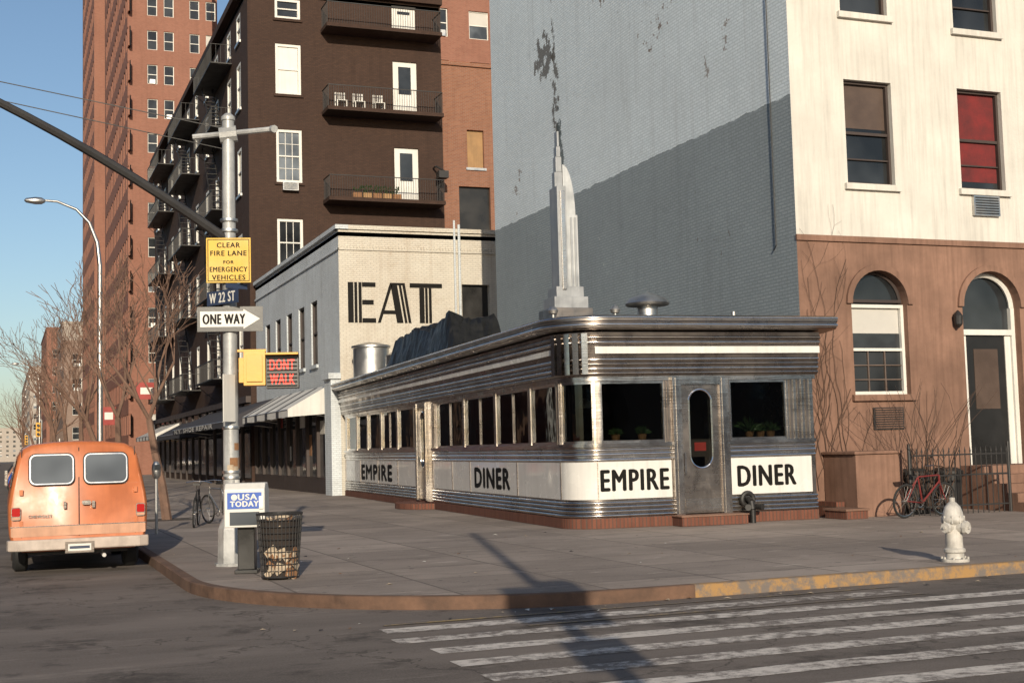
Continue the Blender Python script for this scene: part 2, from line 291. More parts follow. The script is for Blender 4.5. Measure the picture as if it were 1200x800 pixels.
# ------------------------------------------------------------------ ground
KX,KY=2.12,12.75
g=M(); g.add([(-900,-700,-.13),(1200,-700,-.13),(1200,2600,-.13),(-900,2600,-.13)],[(0,1,2,3)],asphalt_m); g.obj('street_ground',recalc=False)
def block(name,x0,x1,y0,y1,R=4.2,corner='sw',paint=False):
    poly=[]
    def arc(cx,cy,a0,a1): 
        for k in range(17):
            t=math.radians(a0+(a1-a0)*k/16); poly.append((cx+R*math.cos(t),cy+R*math.sin(t)))
    if 'sw' in corner: arc(x0+R,y0+R,180,270)
    else: poly.append((x0,y0))
    if 'se' in corner: arc(x1-R,y0+R,270,360)
    else: poly.append((x1,y0))
    if 'ne' in corner: arc(x1-R,y1-R,0,90)
    else: poly.append((x1,y1))
    if 'nw' in corner: arc(x0+R,y1-R,90,180)
    else: poly.append((x0,y1))
    m=M(); n=len(poly)
    m.add([(x,y,0) for x,y in poly],[tuple(range(n))],sidewalk_m); m.obj(name,recalc=False)
    k=M()
    inner=[]
    for i,(x,y) in enumerate(poly):
        a=Vector(poly[i-1]);b=Vector(poly[(i+1)%n]);p=Vector((x,y)); t1=(p-a).normalized(); t2=(b-p).normalized(); n1=Vector((-t1.y,t1.x));n2=Vector((-t2.y,t2.x)); nn=(n1+n2); nn=nn/max(.3,nn.length_squared/2) if nn.length>0 else n1
        inner.append((x+nn.x*.14,y+nn.y*.14))
    l=lambda p,q,t:(p[0]+(q[0]-p[0])*t,p[1]+(q[1]-p[1])*t)
    for i in range(n):
        j=(i+1)%n; a,b=poly[i],poly[j]; c,d=inner[j],inner[i]
        segs=[(0,1,rust)]
        if paint and abs(a[1]-y0)<1e-6 and abs(b[1]-y0)<1e-6:
            L=x1-a[0]; segs=[(0,(7.0-a[0])/L,rust),((7.0-a[0])/L,(24-a[0])/L,kerb_y),((24-a[0])/L,1,rust)]
        for s0,s1,mm in segs:
            A,B_,Cc,D=l(a,b,s0),l(a,b,s1),l(d,c,s1),l(d,c,s0)
            k.add([(*A,-.14),(*B_,-.14),(*B_,.002),(*A,.002),(A[0]+(D[0]-A[0])*.15,A[1]+(D[1]-A[1])*.15,.012),(B_[0]+(Cc[0]-B_[0])*.15,B_[1]+(Cc[1]-B_[1])*.15,.012),(*Cc,.008),(*D,.008),(*Cc,-.02),(*D,-.02)],[(0,1,2,3),(3,2,5,4),(4,5,6,7),(7,6,8,9)],mm)
    k.obj('kerb',recalc=False)
block('sidewalk',KX,160,KY,168,corner='sw nw',paint=True)
block('sidewalk',KX,160,182,420,corner='sw nw')
block('sidewalk',1.2,160,-130,1.6,R=1.0,corner='nw')
block('sidewalk',-190,-15.5,KY,168,corner='se')
block('sidewalk',-190,-15.5,182,420,corner='se')
block('sidewalk',-190,-15.5,-130,1.6,corner='')
mk=M()
ys=[12.0,11.3,10.6,9.9,9.2,8.45,7.7,6.95,6.2,5.45,4.7,3.9]
for i,y in enumerate(ys):
    x0=3.35+random.uniform(-.15,.15); x1=(9.3,10.6,11.5,12,12.2,12.3)[min(i,5)]+random.uniform(-.2,.2)
    n=26; pts=[]
    for k in range(n+1): pts.append((x0+(x1-x0)*k/n, y-.15+random.uniform(-.014,.014), -.126))
    for k in range(n,-1,-1): pts.append((x0+(x1-x0)*k/n, y+.15+random.uniform(-.014,.014), -.126))
    mk.add(pts,[tuple(range(len(pts)))],mark_w)
mk.obj('crosswalk_marking',recalc=False)
mk=M(); mk.add([(4.6,11.60,-.122),(9.2,11.66,-.122),(9.2,11.74,-.122),(4.6,11.68,-.122)],[(0,1,2,3)],mark_y)
mk.add([(3.4,12.34,-.122),(9.4,12.36,-.122),(9.4,12.43,-.122),(3.4,12.41,-.122)],[(0,1,2,3)],mark_y); mk.obj('yellow_road_line',recalc=False)
mk=M()
for y0 in range(24,400,9): mk.add([(-4.6,y0,-.126),(-4.48,y0,-.126),(-4.48,y0+3,-.126),(-4.6,y0+3,-.126)],[(0,1,2,3)],mark_w); mk.add([(-8.6,y0,-.126),(-8.48,y0,-.126),(-8.48,y0+3,-.126),(-8.6,y0+3,-.126)],[(0,1,2,3)],mark_w)
mk.obj('lane_marking',recalc=False)
m=M(); rnd=random.Random(11)
for i in range(90):
    x=rnd.uniform(2.3,15); y=rnd.uniform(13,22) if rnd.random()<.6 else rnd.uniform(12.25,12.7); zz_=.006 if y>12.75 else -.12; w=rnd.uniform(.012,.05); a=rnd.uniform(0,3.14); c,s_=math.cos(a)*w,math.sin(a)*w
    if y>12.75 and x<2.4+max(0,17-y)*.8: continue
    m.add([(x-c,y-s_,zz_),(x+s_*.6,y-c*.6,zz_+w*.3),(x+c,y+s_,zz_+.002),(x-s_*.6,y+c*.6,zz_+w*.2)],[(0,1,2,3)],rnd.choice((paper,cardb,white_p,iron)))
m.obj('litter',recalc=False)

# ------------------------------------------------------------------ DINER
O=Vector((9.77,22.2,0)); aD=math.radians(-3.5); TD=Matrix.Translation(O)@Matrix.Rotation(aD,4,'Z')
diner=empty('diner',O); R=.62; LEN=22.9
def pt(o,s):
    if s<=-R: return (-o,-s)
    if s>=R: return (s,-o)
    t=(s+R)/(2*R)*math.pi/2; return (R-(R+o)*math.cos(t),R-(R+o)*math.sin(t))
def samp(s0,s1):
    out=[s0]+[-R+2*R*k/12 for k in range(13) if s0+1e-4<-R+2*R*k/12<s1-1e-4]+[s1]; return out
def sweep(m,prof,s0,s1,mt):
    ss=samp(s0,s1); n=len(prof); vs=[]
    for s in ss:
        for (o,z) in prof: x,y=pt(o,s); vs.append((x,y,z))
    fs=[]
    for i in range(len(ss)-1):
        for k in range(n): fs.append((i*n+k,i*n+(k+1)%n,(i+1)*n+(k+1)%n,(i+1)*n+k))
    fs.append(tuple(range(n))); fs.append(tuple((len(ss)-1)*n+k for k in range(n))[::-1]); m.add(vs,fs,mt)
def band(m,s0,s1,o0,o1,z0,z1,mt): sweep(m,[(o0,z0),(o1,z0),(o1,z1),(o0,z1)],s0,s1,mt)
def bead(m,s0,s1,o,z,r,mt): sweep(m,[(o-.02,z-r),(o,z-r)]+[(o+r*math.cos(t),z+r*math.sin(t)) for t in (-.9,-.4,0,.4,.9)]+[(o,z+r),(o-.02,z+r)],s0,s1,mt)
DL=(-12.29,-10.44); DF=(1.98,3.10)
runs=[(-LEN,DL[0]),(DL[1],DF[0]),(DF[1],5.0)]
m=M(TD); band(m,-LEN,5.0,-.3,.07,-.05,.19,base_brick); m.obj('brick_base',diner)
m=M(TD); wl=M(TD)
for a,b in runs:
    band(m,a,b,-.2,.02,.19,1.24,chrome_d)
    for i in range(4): bead(m,a,b,.035,.235+i*.078,.033,chrome)
    bead(m,a,b,.02,1.262,.03,chrome_b)
    band(m,a,b,-.2,.03,1.24,1.50,chrome)
    bead(m,a,b,.025,1.36,.03,chrome_b); bead(m,a,b,.02,1.44,.03,chrome)
    band(m,a,b,-.2,.09,1.50,1.565,chrome_b)
m.obj('stainless_skirt',diner,smooth=True)
seams=[-22.85,-20.2,-17.4,-14.6,-12.33,-10.40,-8.5,-6.9,-3.3,-.62,.42,1.95,3.13,4.92]
for i in range(len(seams)-1):
    a,b=seams[i],seams[i+1]
    if (a,b) in ((-12.33,-10.40),(1.95,3.13)): continue
    band(wl,a+.015,b-.015,.021,.038,.535,1.225,enamel)
wl.obj('enamel_panels',diner,smooth=True)
m=M(TD)
for s in seams: band(m,s-.013,s+.013,.02,.05,.53,1.23,chrome_d)
m.obj('panel_joints',diner)
wins=[(-22.6,-21.0),(-20.8,-19.2),(-19.0,-17.1),(-16.9,-14.8),(-14.6,-12.6),(-10.1,-7.55),(-7.4,-4.95),(-4.8,-2.55),(-2.4,-.86),(-.55,.36),(.54,1.84),(3.2,4.42)]
m=M(TD); gl=M(TD); prev=-LEN
z0,z1=1.565,2.72
for (a,b) in wins+[(5.0,5.0)]:
    if prev<a:
        if a-.01>DL[1] and prev<DL[0]: 
            band(m,prev,DL[0],-.12,.03,z0,z1,chrome_d); band(m,DL[1],a,-.12,.03,z0,z1,chrome_d)
        elif a>=DF[1] and prev<DF[0]:
            band(m,prev,DF[0],-.12,.03,z0,z1,chrome_d); band(m,DF[1],a,-.12,.03,z0,z1,chrome_d)
        else: band(m,prev,a,-.07,.025,z0,z1,chrome)
    if a<b:
        band(gl,a,b,-.035,-.03,z0,z1,glassd)
        band(m,a,b,-.06,.01,z0,z0+.05,chrome_b); band(m,a,b,-.06,.01,z1-.05,z1,chrome_b)
        band(m,a,a+.035,-.06,.008,z0+.05,z1-.05,chrome_b); band(m,b-.035,b,-.06,.008,z0+.05,z1-.05,chrome_b)
        if b-a>2.0: c=(a+b)/2; band(m,c-.015,c+.015,-.06,.0,z0+.05,z1-.05,chrome_d)
    prev=b
m.obj('window_frames',diner,smooth=True); gl.obj('window_panes',diner)
m=M(TD)
for (a,b) in ((-12.55,-12.32),(-10.38,-10.15),(-.83,-.58),(.38,.52),(1.86,1.96),(4.46,4.98),(3.12,3.18)):
    n=max(1,int((b-a)/.085))
    for i in range(n):
        c=a+(b-a)*(i+.5)/n; band(m,c-.026,c+.026,.031,.052,1.57,2.715,chrome if i%2 else chrome_d)
m.obj('pier_ribs',diner,smooth=True)
m=M(TD)
band(m,-LEN,5.05,-.2,.05,2.72,2.80,chrome)
sweep(m,[(-.2,2.8),(.06,2.8),(.20,3.62),(-.2,3.62)],-LEN-.5,5.1,chrome_d)
for i in range(4): bead(m,-LEN-.5,5.1,.07+.015*i,2.86+i*.085,.034,chrome if i%2 else chrome_d)
band(m,-LEN-.5,-.62,.15,.19,3.24,3.34,enamel); band(m,.42,5.1,.15,.19,3.22,3.35,enamel)
bead(m,-LEN-.5,5.1,.18,3.43,.036,chrome); bead(m,-LEN-.5,5.1,.2,3.52,.036,chrome_d)
m.obj('fascia',diner,smooth=True)
m=M(TD)
for i,s in enumerate((-.40,-.24,-.08,.08,.24)):
    band(m,s-.05,s+.05,.15,.26,2.84,3.6,chrome_b if i%2==0 else chrome_d)
m.obj('corner_fins',diner,smooth=True)
m=M(TD)
sweep(m,[(-.2,3.62),(.34,3.66),(.40,3.70),(.40,3.78),(-.2,3.78)],-LEN-2.2,5.38,chrome_d)
sweep(m,[(-.2,3.78),(.40,3.78),(.44,3.82),(.44,3.87),(.40,3.91),(.30,3.93),(-.2,3.93)],-LEN-2.2,5.38,chrome_d)
bead(m,-LEN-2.2,5.38,.41,3.74,.03,chrome_b); bead(m,-LEN-2.2,5.38,.43,3.87,.022,chrome_b)
m.obj('roof_edge',diner,smooth=True)
m=M(TD); m.prism([(-.1,LEN+2),(-.1,R),(.1,.1),(R,-.1),(5.2,-.1),(4.95,4.7),(3.85,LEN),(3.85,LEN+2)],3.70,3.90,tar); m.prism([(.06,LEN-.1),(.06,R),(.2,.2),(R,.06),(4.9,.06),(4.9,4.6),(3.8,LEN-.1)],2.82,2.9,inter2)
m.prism([(.06,LEN-.1),(.06,R),(.2,.2),(R,.06),(4.9,.06),(4.9,4.6),(3.8,LEN-.1)],.20,.25,interior)
m.add([(5.0,0,.0),(5.0,4.7,0),(5.0,4.7,3.65),(5,0,3.65)],[(0,1,2,3)],chrome_d); m.add([(5.0,4.7,.0),(3.9,LEN,0),(3.9,LEN,3.65),(5,4.7,3.65)],[(0,1,2,3)],inter2); m.add([(0,LEN,.0),(3.9,LEN,0),(3.9,LEN,3.65),(0,LEN,3.65)],[(0,1,2,3)],chrome_d)
m.obj('roof_deck_and_floor',diner)
m=M(TD)
m.box(2.4,2.95,4,20,.25,1.15,chrome_d); m.box(2.3,3.05,3.9,20.1,1.15,1.2,black_p)
for i in range(14):
    y=4.6+i*1.1; m.cyl((1.9,y,.25),(1.9,y,.75),.03,.03,chrome,8); m.cyl((1.9,y,.75),(1.9,y,.85),.19,.19,leather,14)
m.box(3.55,3.8,3.3,20,.25,1.2,interior); m.box(3.6,3.75,3.3,20,1.6,2.4,chrome)
for i in range(9): m.cyl((1.2,2.5+i*2.2,2.82),(1.2,2.5+i*2.2,2.5),.01,.01,iron,5); m.lathe((1.2,2.5+i*2.2,2.3),[(.16,0),(.15,.08),(.05,.2)],white_p,12)
m.box(.9,1.7,.7,1.5,.95,1.0,white_p); m.cyl((1.3,1.1,.25),(1.3,1.1,.95),.05,.05,iron,8)
m.box(3.4,4.6,.9,1.7,.95,1.0,white_p); m.cyl((4,1.3,.25),(4,1.3,.95),.05,.05,iron,8)
for x,y in ((.55,1.2),(2.0,1.0),(3.2,1.4),(4.75,1.1)): m.box(x-.2,x+.2,y-.2,y+.2,.65,.7,black_p); m.box(x-.2,x+.2,y+.16,y+.2,.7,1.25,black_p)
m.box(.7,4.9,3.2,3.28,.25,2.82,interior)
for (a,b,c,d,mm) in ((.9,1.25,1.75,2.2,cardb),(1.45,1.7,1.9,2.3,bronze),(3.5,3.85,1.8,2.3,cardb),(4.2,4.5,1.7,2.1,bronze)): m.box(a,b,3.16,3.19,c,d,mm)
m.box(.055,.065,6.2,6.5,1.65,2.0,blind); m.box(.055,.065,8.8,9.2,1.62,1.9,cardb)
for y in (1.6,3.6,6.0,8.6,13.4,15.8,18.0,20.0): m.box(.09,.11,y,y+.35,1.6,2.68,canvas_d)
m.obj('counter_and_stools',diner)
m=M(TD)
for (x,y,k) in ((3.75,.28,.30),(4.2,.26,.22),(.95,.28,.16),(.45,5,.2),(.35,8.6,.22),(.3,3.6,.2),(1.5,.3,.18),(4.0,.3,.2)):
    m.lathe((x,y,1.58),[(.06,0),(.09,.14),(.1,.15)],cardb,12)
    for i in range(70):
        a=random.uniform(0,6.28); e=random.uniform(.2,1.4); L=k*random.uniform(.6,1.3); d=Vector((math.cos(a)*math.cos(e),math.sin(a)*math.cos(e),math.sin(e)))
        p=Vector((x,y,1.72)); q=p+d*L; w=d.orthogonal().normalized()*.03; mm=p+d*L*.6
        m.add([p,mm+w,q-Vector((0,0,.03)),mm-w],[(0,1,2,3)],green_l)
m.obj('window_plants',diner,recalc=False)
TF=TD@Matrix(((1,0,0,0),(0,0,-1,0),(0,1,0,0),(0,0,0,1)))
def door(m,T,a,b,zb,zt,d0,oval=True):
    m.T=T; fw=.16
    m.box(a-.02,a+fw,zb,zt,-.25,d0,chrome); m.box(b-fw,b+.02,zb,zt,-.25,d0,chrome); m.box(a+fw,b-fw,zt-.14,zt,-.25,d0,chrome); 
    for k in (a+.04,b-fw+.04): m.box(k,k+.07,zb+.02,zt-.02,d0,d0+.02,chrome_b)
    la,lb=a+fw,b-fw; cx=(la+lb)/2; cz=1.80; rx=.235; rz=.74
    n=40; inner=[];outer=[]
    for k in range(n):
        t=2*math.pi*k/n; c,s_=math.cos(t),math.sin(t)
        ix=cx+rx*c; iz=cz+(rz-rx)*(1 if s_>0 else -1)*(1 if abs(s_)>1e-6 else 0)+rx*s_
        inner.append((ix,iz,d0-.06)); 
        X=(lb-la)/2; tt=min(X/abs(c) if abs(c)>1e-6 else 1e9, ((zt-.14-cz) if s_>0 else (cz-zb-.03))/abs(s_) if abs(s_)>1e-6 else 1e9)
        outer.append((cx+c*tt,cz+s_*tt,d0-.06))
    for (X_,Z_) in ((la,zb+.03),(lb,zb+.03),(la,zt-.14),(lb,zt-.14)):
        j=min(range(n),key=lambda k:(outer[k][0]-X_)**2+(outer[k][1]-Z_)**2); outer[j]=(X_,Z_,d0-.06)
    m.add(inner+outer,[(k,(k+1)%n,n+(k+1)%n,n+k) for k in range(n)],chrome_d)
    back=[(x,y,d0-.11) for x,y,_ in inner]; m.add(inner+back,[(k,(k+1)%n,n+(k+1)%n,n+k) for k in range(n)],chrome_b)
    m.add([(x,y,d0-.10) for x,y,_ in inner],[tuple(range(n))],glassd)
    for k in range(n):
        p,q=inner[k],inner[(k+1)%n]; m.cyl((p[0],p[1],d0-.055),(q[0],q[1],d0-.055),.018,.018,chrome_b,6,False)
    m.box(la+.02,la+.06,.95,1.35,d0-.06,d0+.0,chrome_b); m.box(la+.03,lb-.03,zb+.06,zb+.3,d0-.058,d0-.045,chrome)
m=M(); door(m,TF,DF[0],DF[1],.19,2.78,.14); m.T=TF; m.box(2.42,2.66,1.38,1.54,.031,.038,red_p); m.obj('front_door',diner)
TL=TD@Matrix(((0,0,-1,0),(-1,0,0,0),(0,1,0,0),(0,0,0,1)))
m=M(); door(m,TL,-11.95,-10.78,.19,2.78,.12); m.box(DL[0],-11.97,.19,2.75,-.2,.05,chrome); m.box(-10.76,DL[1],.19,2.75,-.2,.05,chrome); m.obj('side_door',diner)
m=M(TD); m.box(1.9,3.25,-.5,-.07,0,.17,base_brick); m.box(1.88,3.27,-.52,-.07,.17,.2,brown_facade)
m.prism([(-.07,10.2)]+[(-.07-.75*math.sin(math.pi*k/12),11.35-1.15*math.cos(math.pi*k/12)) for k in range(1,12)]+[(-.07,12.5)],0,.15,base_brick); m.obj('door_steps',diner,bevel=.01)
m=M(TD); m.tube([(3.45,-.02,.42),(3.45,-.16,.44),(3.45,-.26,.40),(3.45,-.3,.25),(3.45,-.3,.0)],.06,iron,12); m.torus((3.45,-.12,.44),.12,.045,iron,'y',20,8); m.cyl((3.36,-.28,.30),(3.30,-.42,.30),.055,.06,iron,12); m.cyl((3.54,-.28,.30),(3.60,-.42,.30),.055,.06,iron,12)
m.obj('standpipe',diner,smooth=True)
text('EMPIRE',TF,.51,1.86,.69,1.07,.036,black_l,'lettering_empire',diner,bold=.018)
text('DINER',TF,3.31,4.54,.69,1.07,.036,black_l,'lettering_diner',diner,bold=.02)
text('DINER',TL,-6.5,-3.85,.66,1.08,.036,black_l,'lettering_diner_side',diner,bold=.045)
text('EMPIRE',TL,-20.0,-15.4,.64,1.08,.036,black_l,'lettering_empire_side',diner,bold=.06)
# spire
m=M(TD); cx,cy=.24,.85
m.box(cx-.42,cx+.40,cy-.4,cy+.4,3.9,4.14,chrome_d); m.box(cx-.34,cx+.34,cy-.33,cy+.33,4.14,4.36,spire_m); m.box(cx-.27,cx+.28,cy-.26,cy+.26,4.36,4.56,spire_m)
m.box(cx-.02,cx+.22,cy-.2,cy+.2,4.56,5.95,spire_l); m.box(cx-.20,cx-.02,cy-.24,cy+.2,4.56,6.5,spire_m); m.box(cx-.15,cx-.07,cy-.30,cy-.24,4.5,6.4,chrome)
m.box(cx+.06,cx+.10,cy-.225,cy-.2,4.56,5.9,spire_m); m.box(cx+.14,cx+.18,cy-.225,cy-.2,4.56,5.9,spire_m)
prof=[(cx-.019,5.95)]+[(cx-.02+.24*math.cos(math.pi/2*k/8),5.95+1.0*math.sin(math.pi/2*k/8)) for k in range(9)]
TT=m.T; m.T=TD@Matrix(((1,0,0,0),(0,0,-1,0),(0,1,0,0),(0,0,0,1))); m.prism(prof,-cy-.10,-cy+.10,spire_l); m.T=TT
for (a,b,zz0,zz1) in ((-.18,-.021,6.5,6.8),(-.15,-.03,6.8,7.1),(-.13,-.05,7.1,7.3),(-.11,-.07,7.3,7.6)): m.box(cx+a,cx+b,cy-.08,cy+.08,zz0,zz1,spire_m)
m.obj('roof_spire',diner,bevel=.006)
m=M(TD)
for (x,y) in ((-.2,.35),(.95,.1)): m.lathe((x,y,3.93),[(.03,0),(.03,.06),(.08,.08),(.10,.14),(.06,.2),(.01,.22)],galv,14)
m.lathe((2.05,1.1,3.9),[(.2,0),(.2,.3),(.2,.34),(.42,.36),(.44,.40),(.36,.5),(.16,.58),(.05,.62),(.0,.64)],galv,28)
m.cyl((4.4,2,3.9),(4.4,2,4.25),.05,.05,galv); m.lathe((.75,22,3.9),[(.62,0),(.62,1.15),(.68,1.18),(.68,1.25),(.3,1.35)],galv,24); m.lathe((1.3,20.3,3.9),[(.4,0),(.4,.8),(.2,.9)],galv,20)
m.obj('roof_vents',diner,smooth=True)
m=M(TD); nx,ny=44,18; vs=[];fs=[]; rnd=random.Random(8)
for i in range(nx+1):
    for j in range(ny+1):
        a=i/nx; b=j/ny; edge=min(1,min(a,1-a)*9)*min(1,min(b,1-b)*6); h=(.98+.10*math.sin(a*13+b*2)+.07*math.sin(b*9+a*7)+.08*abs(math.sin(a*31+b*5))+rnd.uniform(-.04,.04))*edge
        vs.append((.1+b*1.9+rnd.uniform(-.03,.03),9.3+a*8.2+rnd.uniform(-.04,.04),3.9+max(0,h)))
for i in range(nx):
    for j in range(ny): k=i*(ny+1)+j; fs.append((k,k+1,k+ny+2,k+ny+1))
m.add(vs,fs,tarp); m.obj('tarpaulin_covered_unit',diner,smooth=False)

# ------------------------------------------------------------------ WHITE / BROWNSTONE HOUSE
house=empty('white_brick_townhouse',(15.1,22.7,0)); FW=frame((0,22.7,0),(1,0,0))
m=M(FW); ups=[(16.42,17.62,6.84,9.06),(19.36,20.56,6.86,9.08),(22.3,23.5,6.84,9.06),(16.42,17.62,10.5,12.6),(19.36,20.56,10.4,12.6),(22.3,23.5,10.5,12.6),(16.42,17.62,14,15.9),(19.36,20.56,14,15.9),(22.3,23.5,14,15.9)]
m.wall(15.1,26,5.66,18,ups,.22,white_facade); m.obj('upper_wall',house,recalc=False)
m=M(FW); lows=[(16.36,17.76,2.43,5.02),(19.2,20.75,.9,5.07),(22.2,23.6,2.43,5.02)]
m.wall(15.1,26,0,5.66,lows,.28,brown_facade)
for (a,b,c,d) in lows:
    r_=(b-a)/2; cx=(a+b)/2; zc=d-r_; n=16
    for k in range(n):
        t0=math.pi*k/n; t1=math.pi*(k+1)/n; p0=(cx+r_*math.cos(t0),zc+r_*math.sin(t0)); p1=(cx+r_*math.cos(t1),zc+r_*math.sin(t1))
        m.add([(p0[0],p0[1],0),(p1[0],p1[1],0),(p1[0],d,0),(p0[0],d,0)],[(0,1,2,3)],brown_facade)
        m.add([(p0[0],p0[1],0),(p1[0],p1[1],0),(p1[0],p1[1],-.28),(p0[0],p0[1],-.28)],[(0,1,2,3)],brown_facade)
        for rr,dd in ((.13,.06),):
            q0=(cx+(r_+rr)*math.cos(t0),zc+(r_+rr)*math.sin(t0)); q1=(cx+(r_+rr)*math.cos(t1),zc+(r_+rr)*math.sin(t1))
            m.add([(p0[0],p0[1],dd),(p1[0],p1[1],dd),(q1[0],q1[1],dd),(q0[0],q0[1],dd),(q0[0],q0[1],0),(q1[0],q1[1],0),(p0[0],p0[1],0),(p1[0],p1[1],0)],[(0,1,2,3),(3,2,5,4),(0,1,7,6)],brown_facade)
m.obj('lower_wall',house,recalc=False)
m=M(FW); m.box(15.08,26,5.6,5.72,.0,.05,brown_facade); m.box(15.1,26,17.6,18.1,-.3,.25,white_facade); m.obj('belt_course_and_cornice',house)
m=M(FW)
for i,(a,b,c,d) in enumerate(ups):
    if i==1: window(m,a,b,c,d,.17,dk,glassb,.06,sill=white_facade,bl=.88,blm=red_cur)
    else: window(m,a,b,c,d,.17,dk,glassb,.06,sill=white_facade,bl=(.42 if i==0 else (.0 if i!=2 else .4)),blm=bronze if i==0 else None)  # first window's brown panel paints a brownish reflection onto the glass
    m.box(a+.06,b-.06,c+(d-c)*.25-.015,c+(d-c)*.25+.015,-.189,-.14,dk) 
m.obj('upper_windows',house)
m=M(FW)
for j in (0,2):
    a,b,c,d=lows[j]; window(m,a,b,c,4.32,.2,white_p if j==0 else dk,glassb,.07,bl=.28,sill=brown_facade); r_=(b-a)/2; cx=(a+b)/2; n=16
    m.prism([(a,4.32),(b,4.32)]+[(cx+r_*math.cos(math.pi*k/n),d-r_+r_*math.sin(math.pi*k/n)) for k in range(n+1)],-.25,-.22,glassb)
    for k in range(n):
        t0=math.pi*k/n;t1=math.pi*(k+1)/n; m.cyl((cx+(r_-.03)*math.cos(t0),d-r_+(r_-.03)*math.sin(t0),-.2),(cx+(r_-.03)*math.cos(t1),d-r_+(r_-.03)*math.sin(t1),-.2),.04,.04,dk,6)
    m.box(a+.05,b-.05,4.36,4.42,-.22,-.12,dk)
    if j==0:
        for t in (1,2): x=a+.07+(b-a-.14)*t/3; m.box(x-.013,x+.013,c+.07,3.34,-.218,-.18,inter2)
        for zz_ in (2.75,3.05): m.box(a+.07,b-.07,zz_-.012,zz_+.012,-.217,-.182,inter2)
m.obj('arched_windows',house)
m=M(FW); a,b,c,d=lows[1]; r_=(b-a)/2; cx=(a+b)/2
m.box(a,a+.1,c,4.3,-.3,-.18,white_p); m.box(b-.1,b,c,4.3,-.3,-.18,white_p); m.box(a+.1,b-.1,3.7,3.82,-.3,-.18,white_p); m.box(a+.25,b-.25,c,3.7,-.3,-.26,black_p); m.box(a+.1,a+.25,c,3.7,-.3,-.24,white_p); m.box(b-.25,b-.1,c,3.7,-.3,-.24,white_p); m.box(a+.45,b-.45,2.1,3.4,-.262,-.25,bronze)
m.prism([(a,3.82),(b,3.82)]+[(cx+r_*math.cos(math.pi*k/16),d-r_+r_*math.sin(math.pi*k/16)) for k in range(17)],-.32,-.28,glassb)
for k in range(16):
    t0=math.pi*k/16;t1=math.pi*(k+1)/16; m.cyl((cx+(r_-.05)*math.cos(t0),d-r_+(r_-.05)*math.sin(t0),-.22),(cx+(r_-.05)*math.cos(t1),d-r_+(r_-.05)*math.sin(t1),-.22),.06,.06,white_p,6)
m.obj('arched_doorway',house)
m=M(FW); m.box(16.76,17.52,1.7,2.16,.0,.03,iron)
for i in range(9): m.box(16.8,17.48,1.73+i*.048,1.75+i*.048,.03,.05,brown_facade)
m.obj('wall_vent',house)
def ac(m,u0,u1,v0,v1,d=.35):
    m.box(u0,u1,v0,v1,-.1,d,galv); 
    for i in range(7): z=v0+.05+(v1-v0-.1)*i/6; m.box(u0+.04,u1-.04,z-.012,z+.012,d,d+.012,iron)
m=M(FW); ac(m,19.6,20.3,6.28,6.72,.08); m.obj('air_conditioner',house)
m=M(FW); m.lathe((18.97,4.0,.12),[(.02,-.18),(.09,-.1),(.1,.08),(.05,.16),(.01,.2)],iron,12,'y'); m.box(18.93,19.01,3.95,4.12,.0,.12,iron); m.obj('wall_lantern',house)
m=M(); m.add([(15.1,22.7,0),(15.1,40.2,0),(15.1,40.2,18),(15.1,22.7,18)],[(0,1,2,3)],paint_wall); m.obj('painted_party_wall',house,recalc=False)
m=M(); m.add([(15.1,40.2,0),(26,40.2,0),(26,40.2,18),(15.1,40.2,18)],[(0,1,2,3)],bluegrey); m.add([(26,22.7,0),(26,40.2,0),(26,40.2,18),(26,22.7,18)],[(0,1,2,3)],bluegrey); m.box(15.1,26,22.7,40.2,17.8,17.99,tar); m.obj('rear_walls_and_roof',house,recalc=False)
m=M(); m.box(15.0,15.25,22.55,40.25,18,18.15,galv); m.obj('parapet_coping',house)
m=M(); m.tube([(15.06,23.4,18),(15.06,23.4,5.6),(15.06,23.5,5.5)],.012,iron,6); m.obj('drain_pipe',house)
st=empty('entrance_stoop',(15.6,21,0))
m=M(); m.box(15.5,16.6,21.6,22.68,0,1.22,brown_facade); m.box(15.45,16.65,21.55,22.68,1.222,1.28,brown_facade); m.obj('stoop_wall',st,bevel=.012)
m=M(); m.box(14.95,15.44,21.2,21.9,0,.16,base_brick); m.box(14.92,15.46,21.17,21.93,.16,.2,brown_facade); m.box(15.25,15.44,21.95,22.6,0,.3,base_brick); m.obj('low_brick_step',st)
m=M()
for i in range(5): m.box(18.9,21.0,20.7+i*.32,22.66,.0+i*.18,.18+i*.18,brown_facade)
m.obj('steps',st)
m=M()
for x in [16.5+.13*i for i in range(19)]+[21.2+.13*i for i in range(26)]:
    m.cyl((x,21.2,.0),(x,21.2,1.22),.011,.011,iron,5); m.cyl((x,21.2,1.22),(x,21.2,1.32),.02,.002,iron,5)
for (a,b) in ((16.45,18.87),(21.1,24.6)):
    for zz in (.15,.75,1.15): m.box(a,b,21.185,21.215,zz,zz+.03,iron)
    for x in (a,b): m.cyl((x,21.2,0),(x,21.2,1.4),.035,.03,iron,8)
m.obj('iron_fence')
m=M(); 
for x in (17.1,17.9): m.lathe((x,21.9,0),[(.26,0),(.3,.75),(.33,.78),(.33,.83),(.2,.9)],iron,18)
m.obj('dustbins',st)
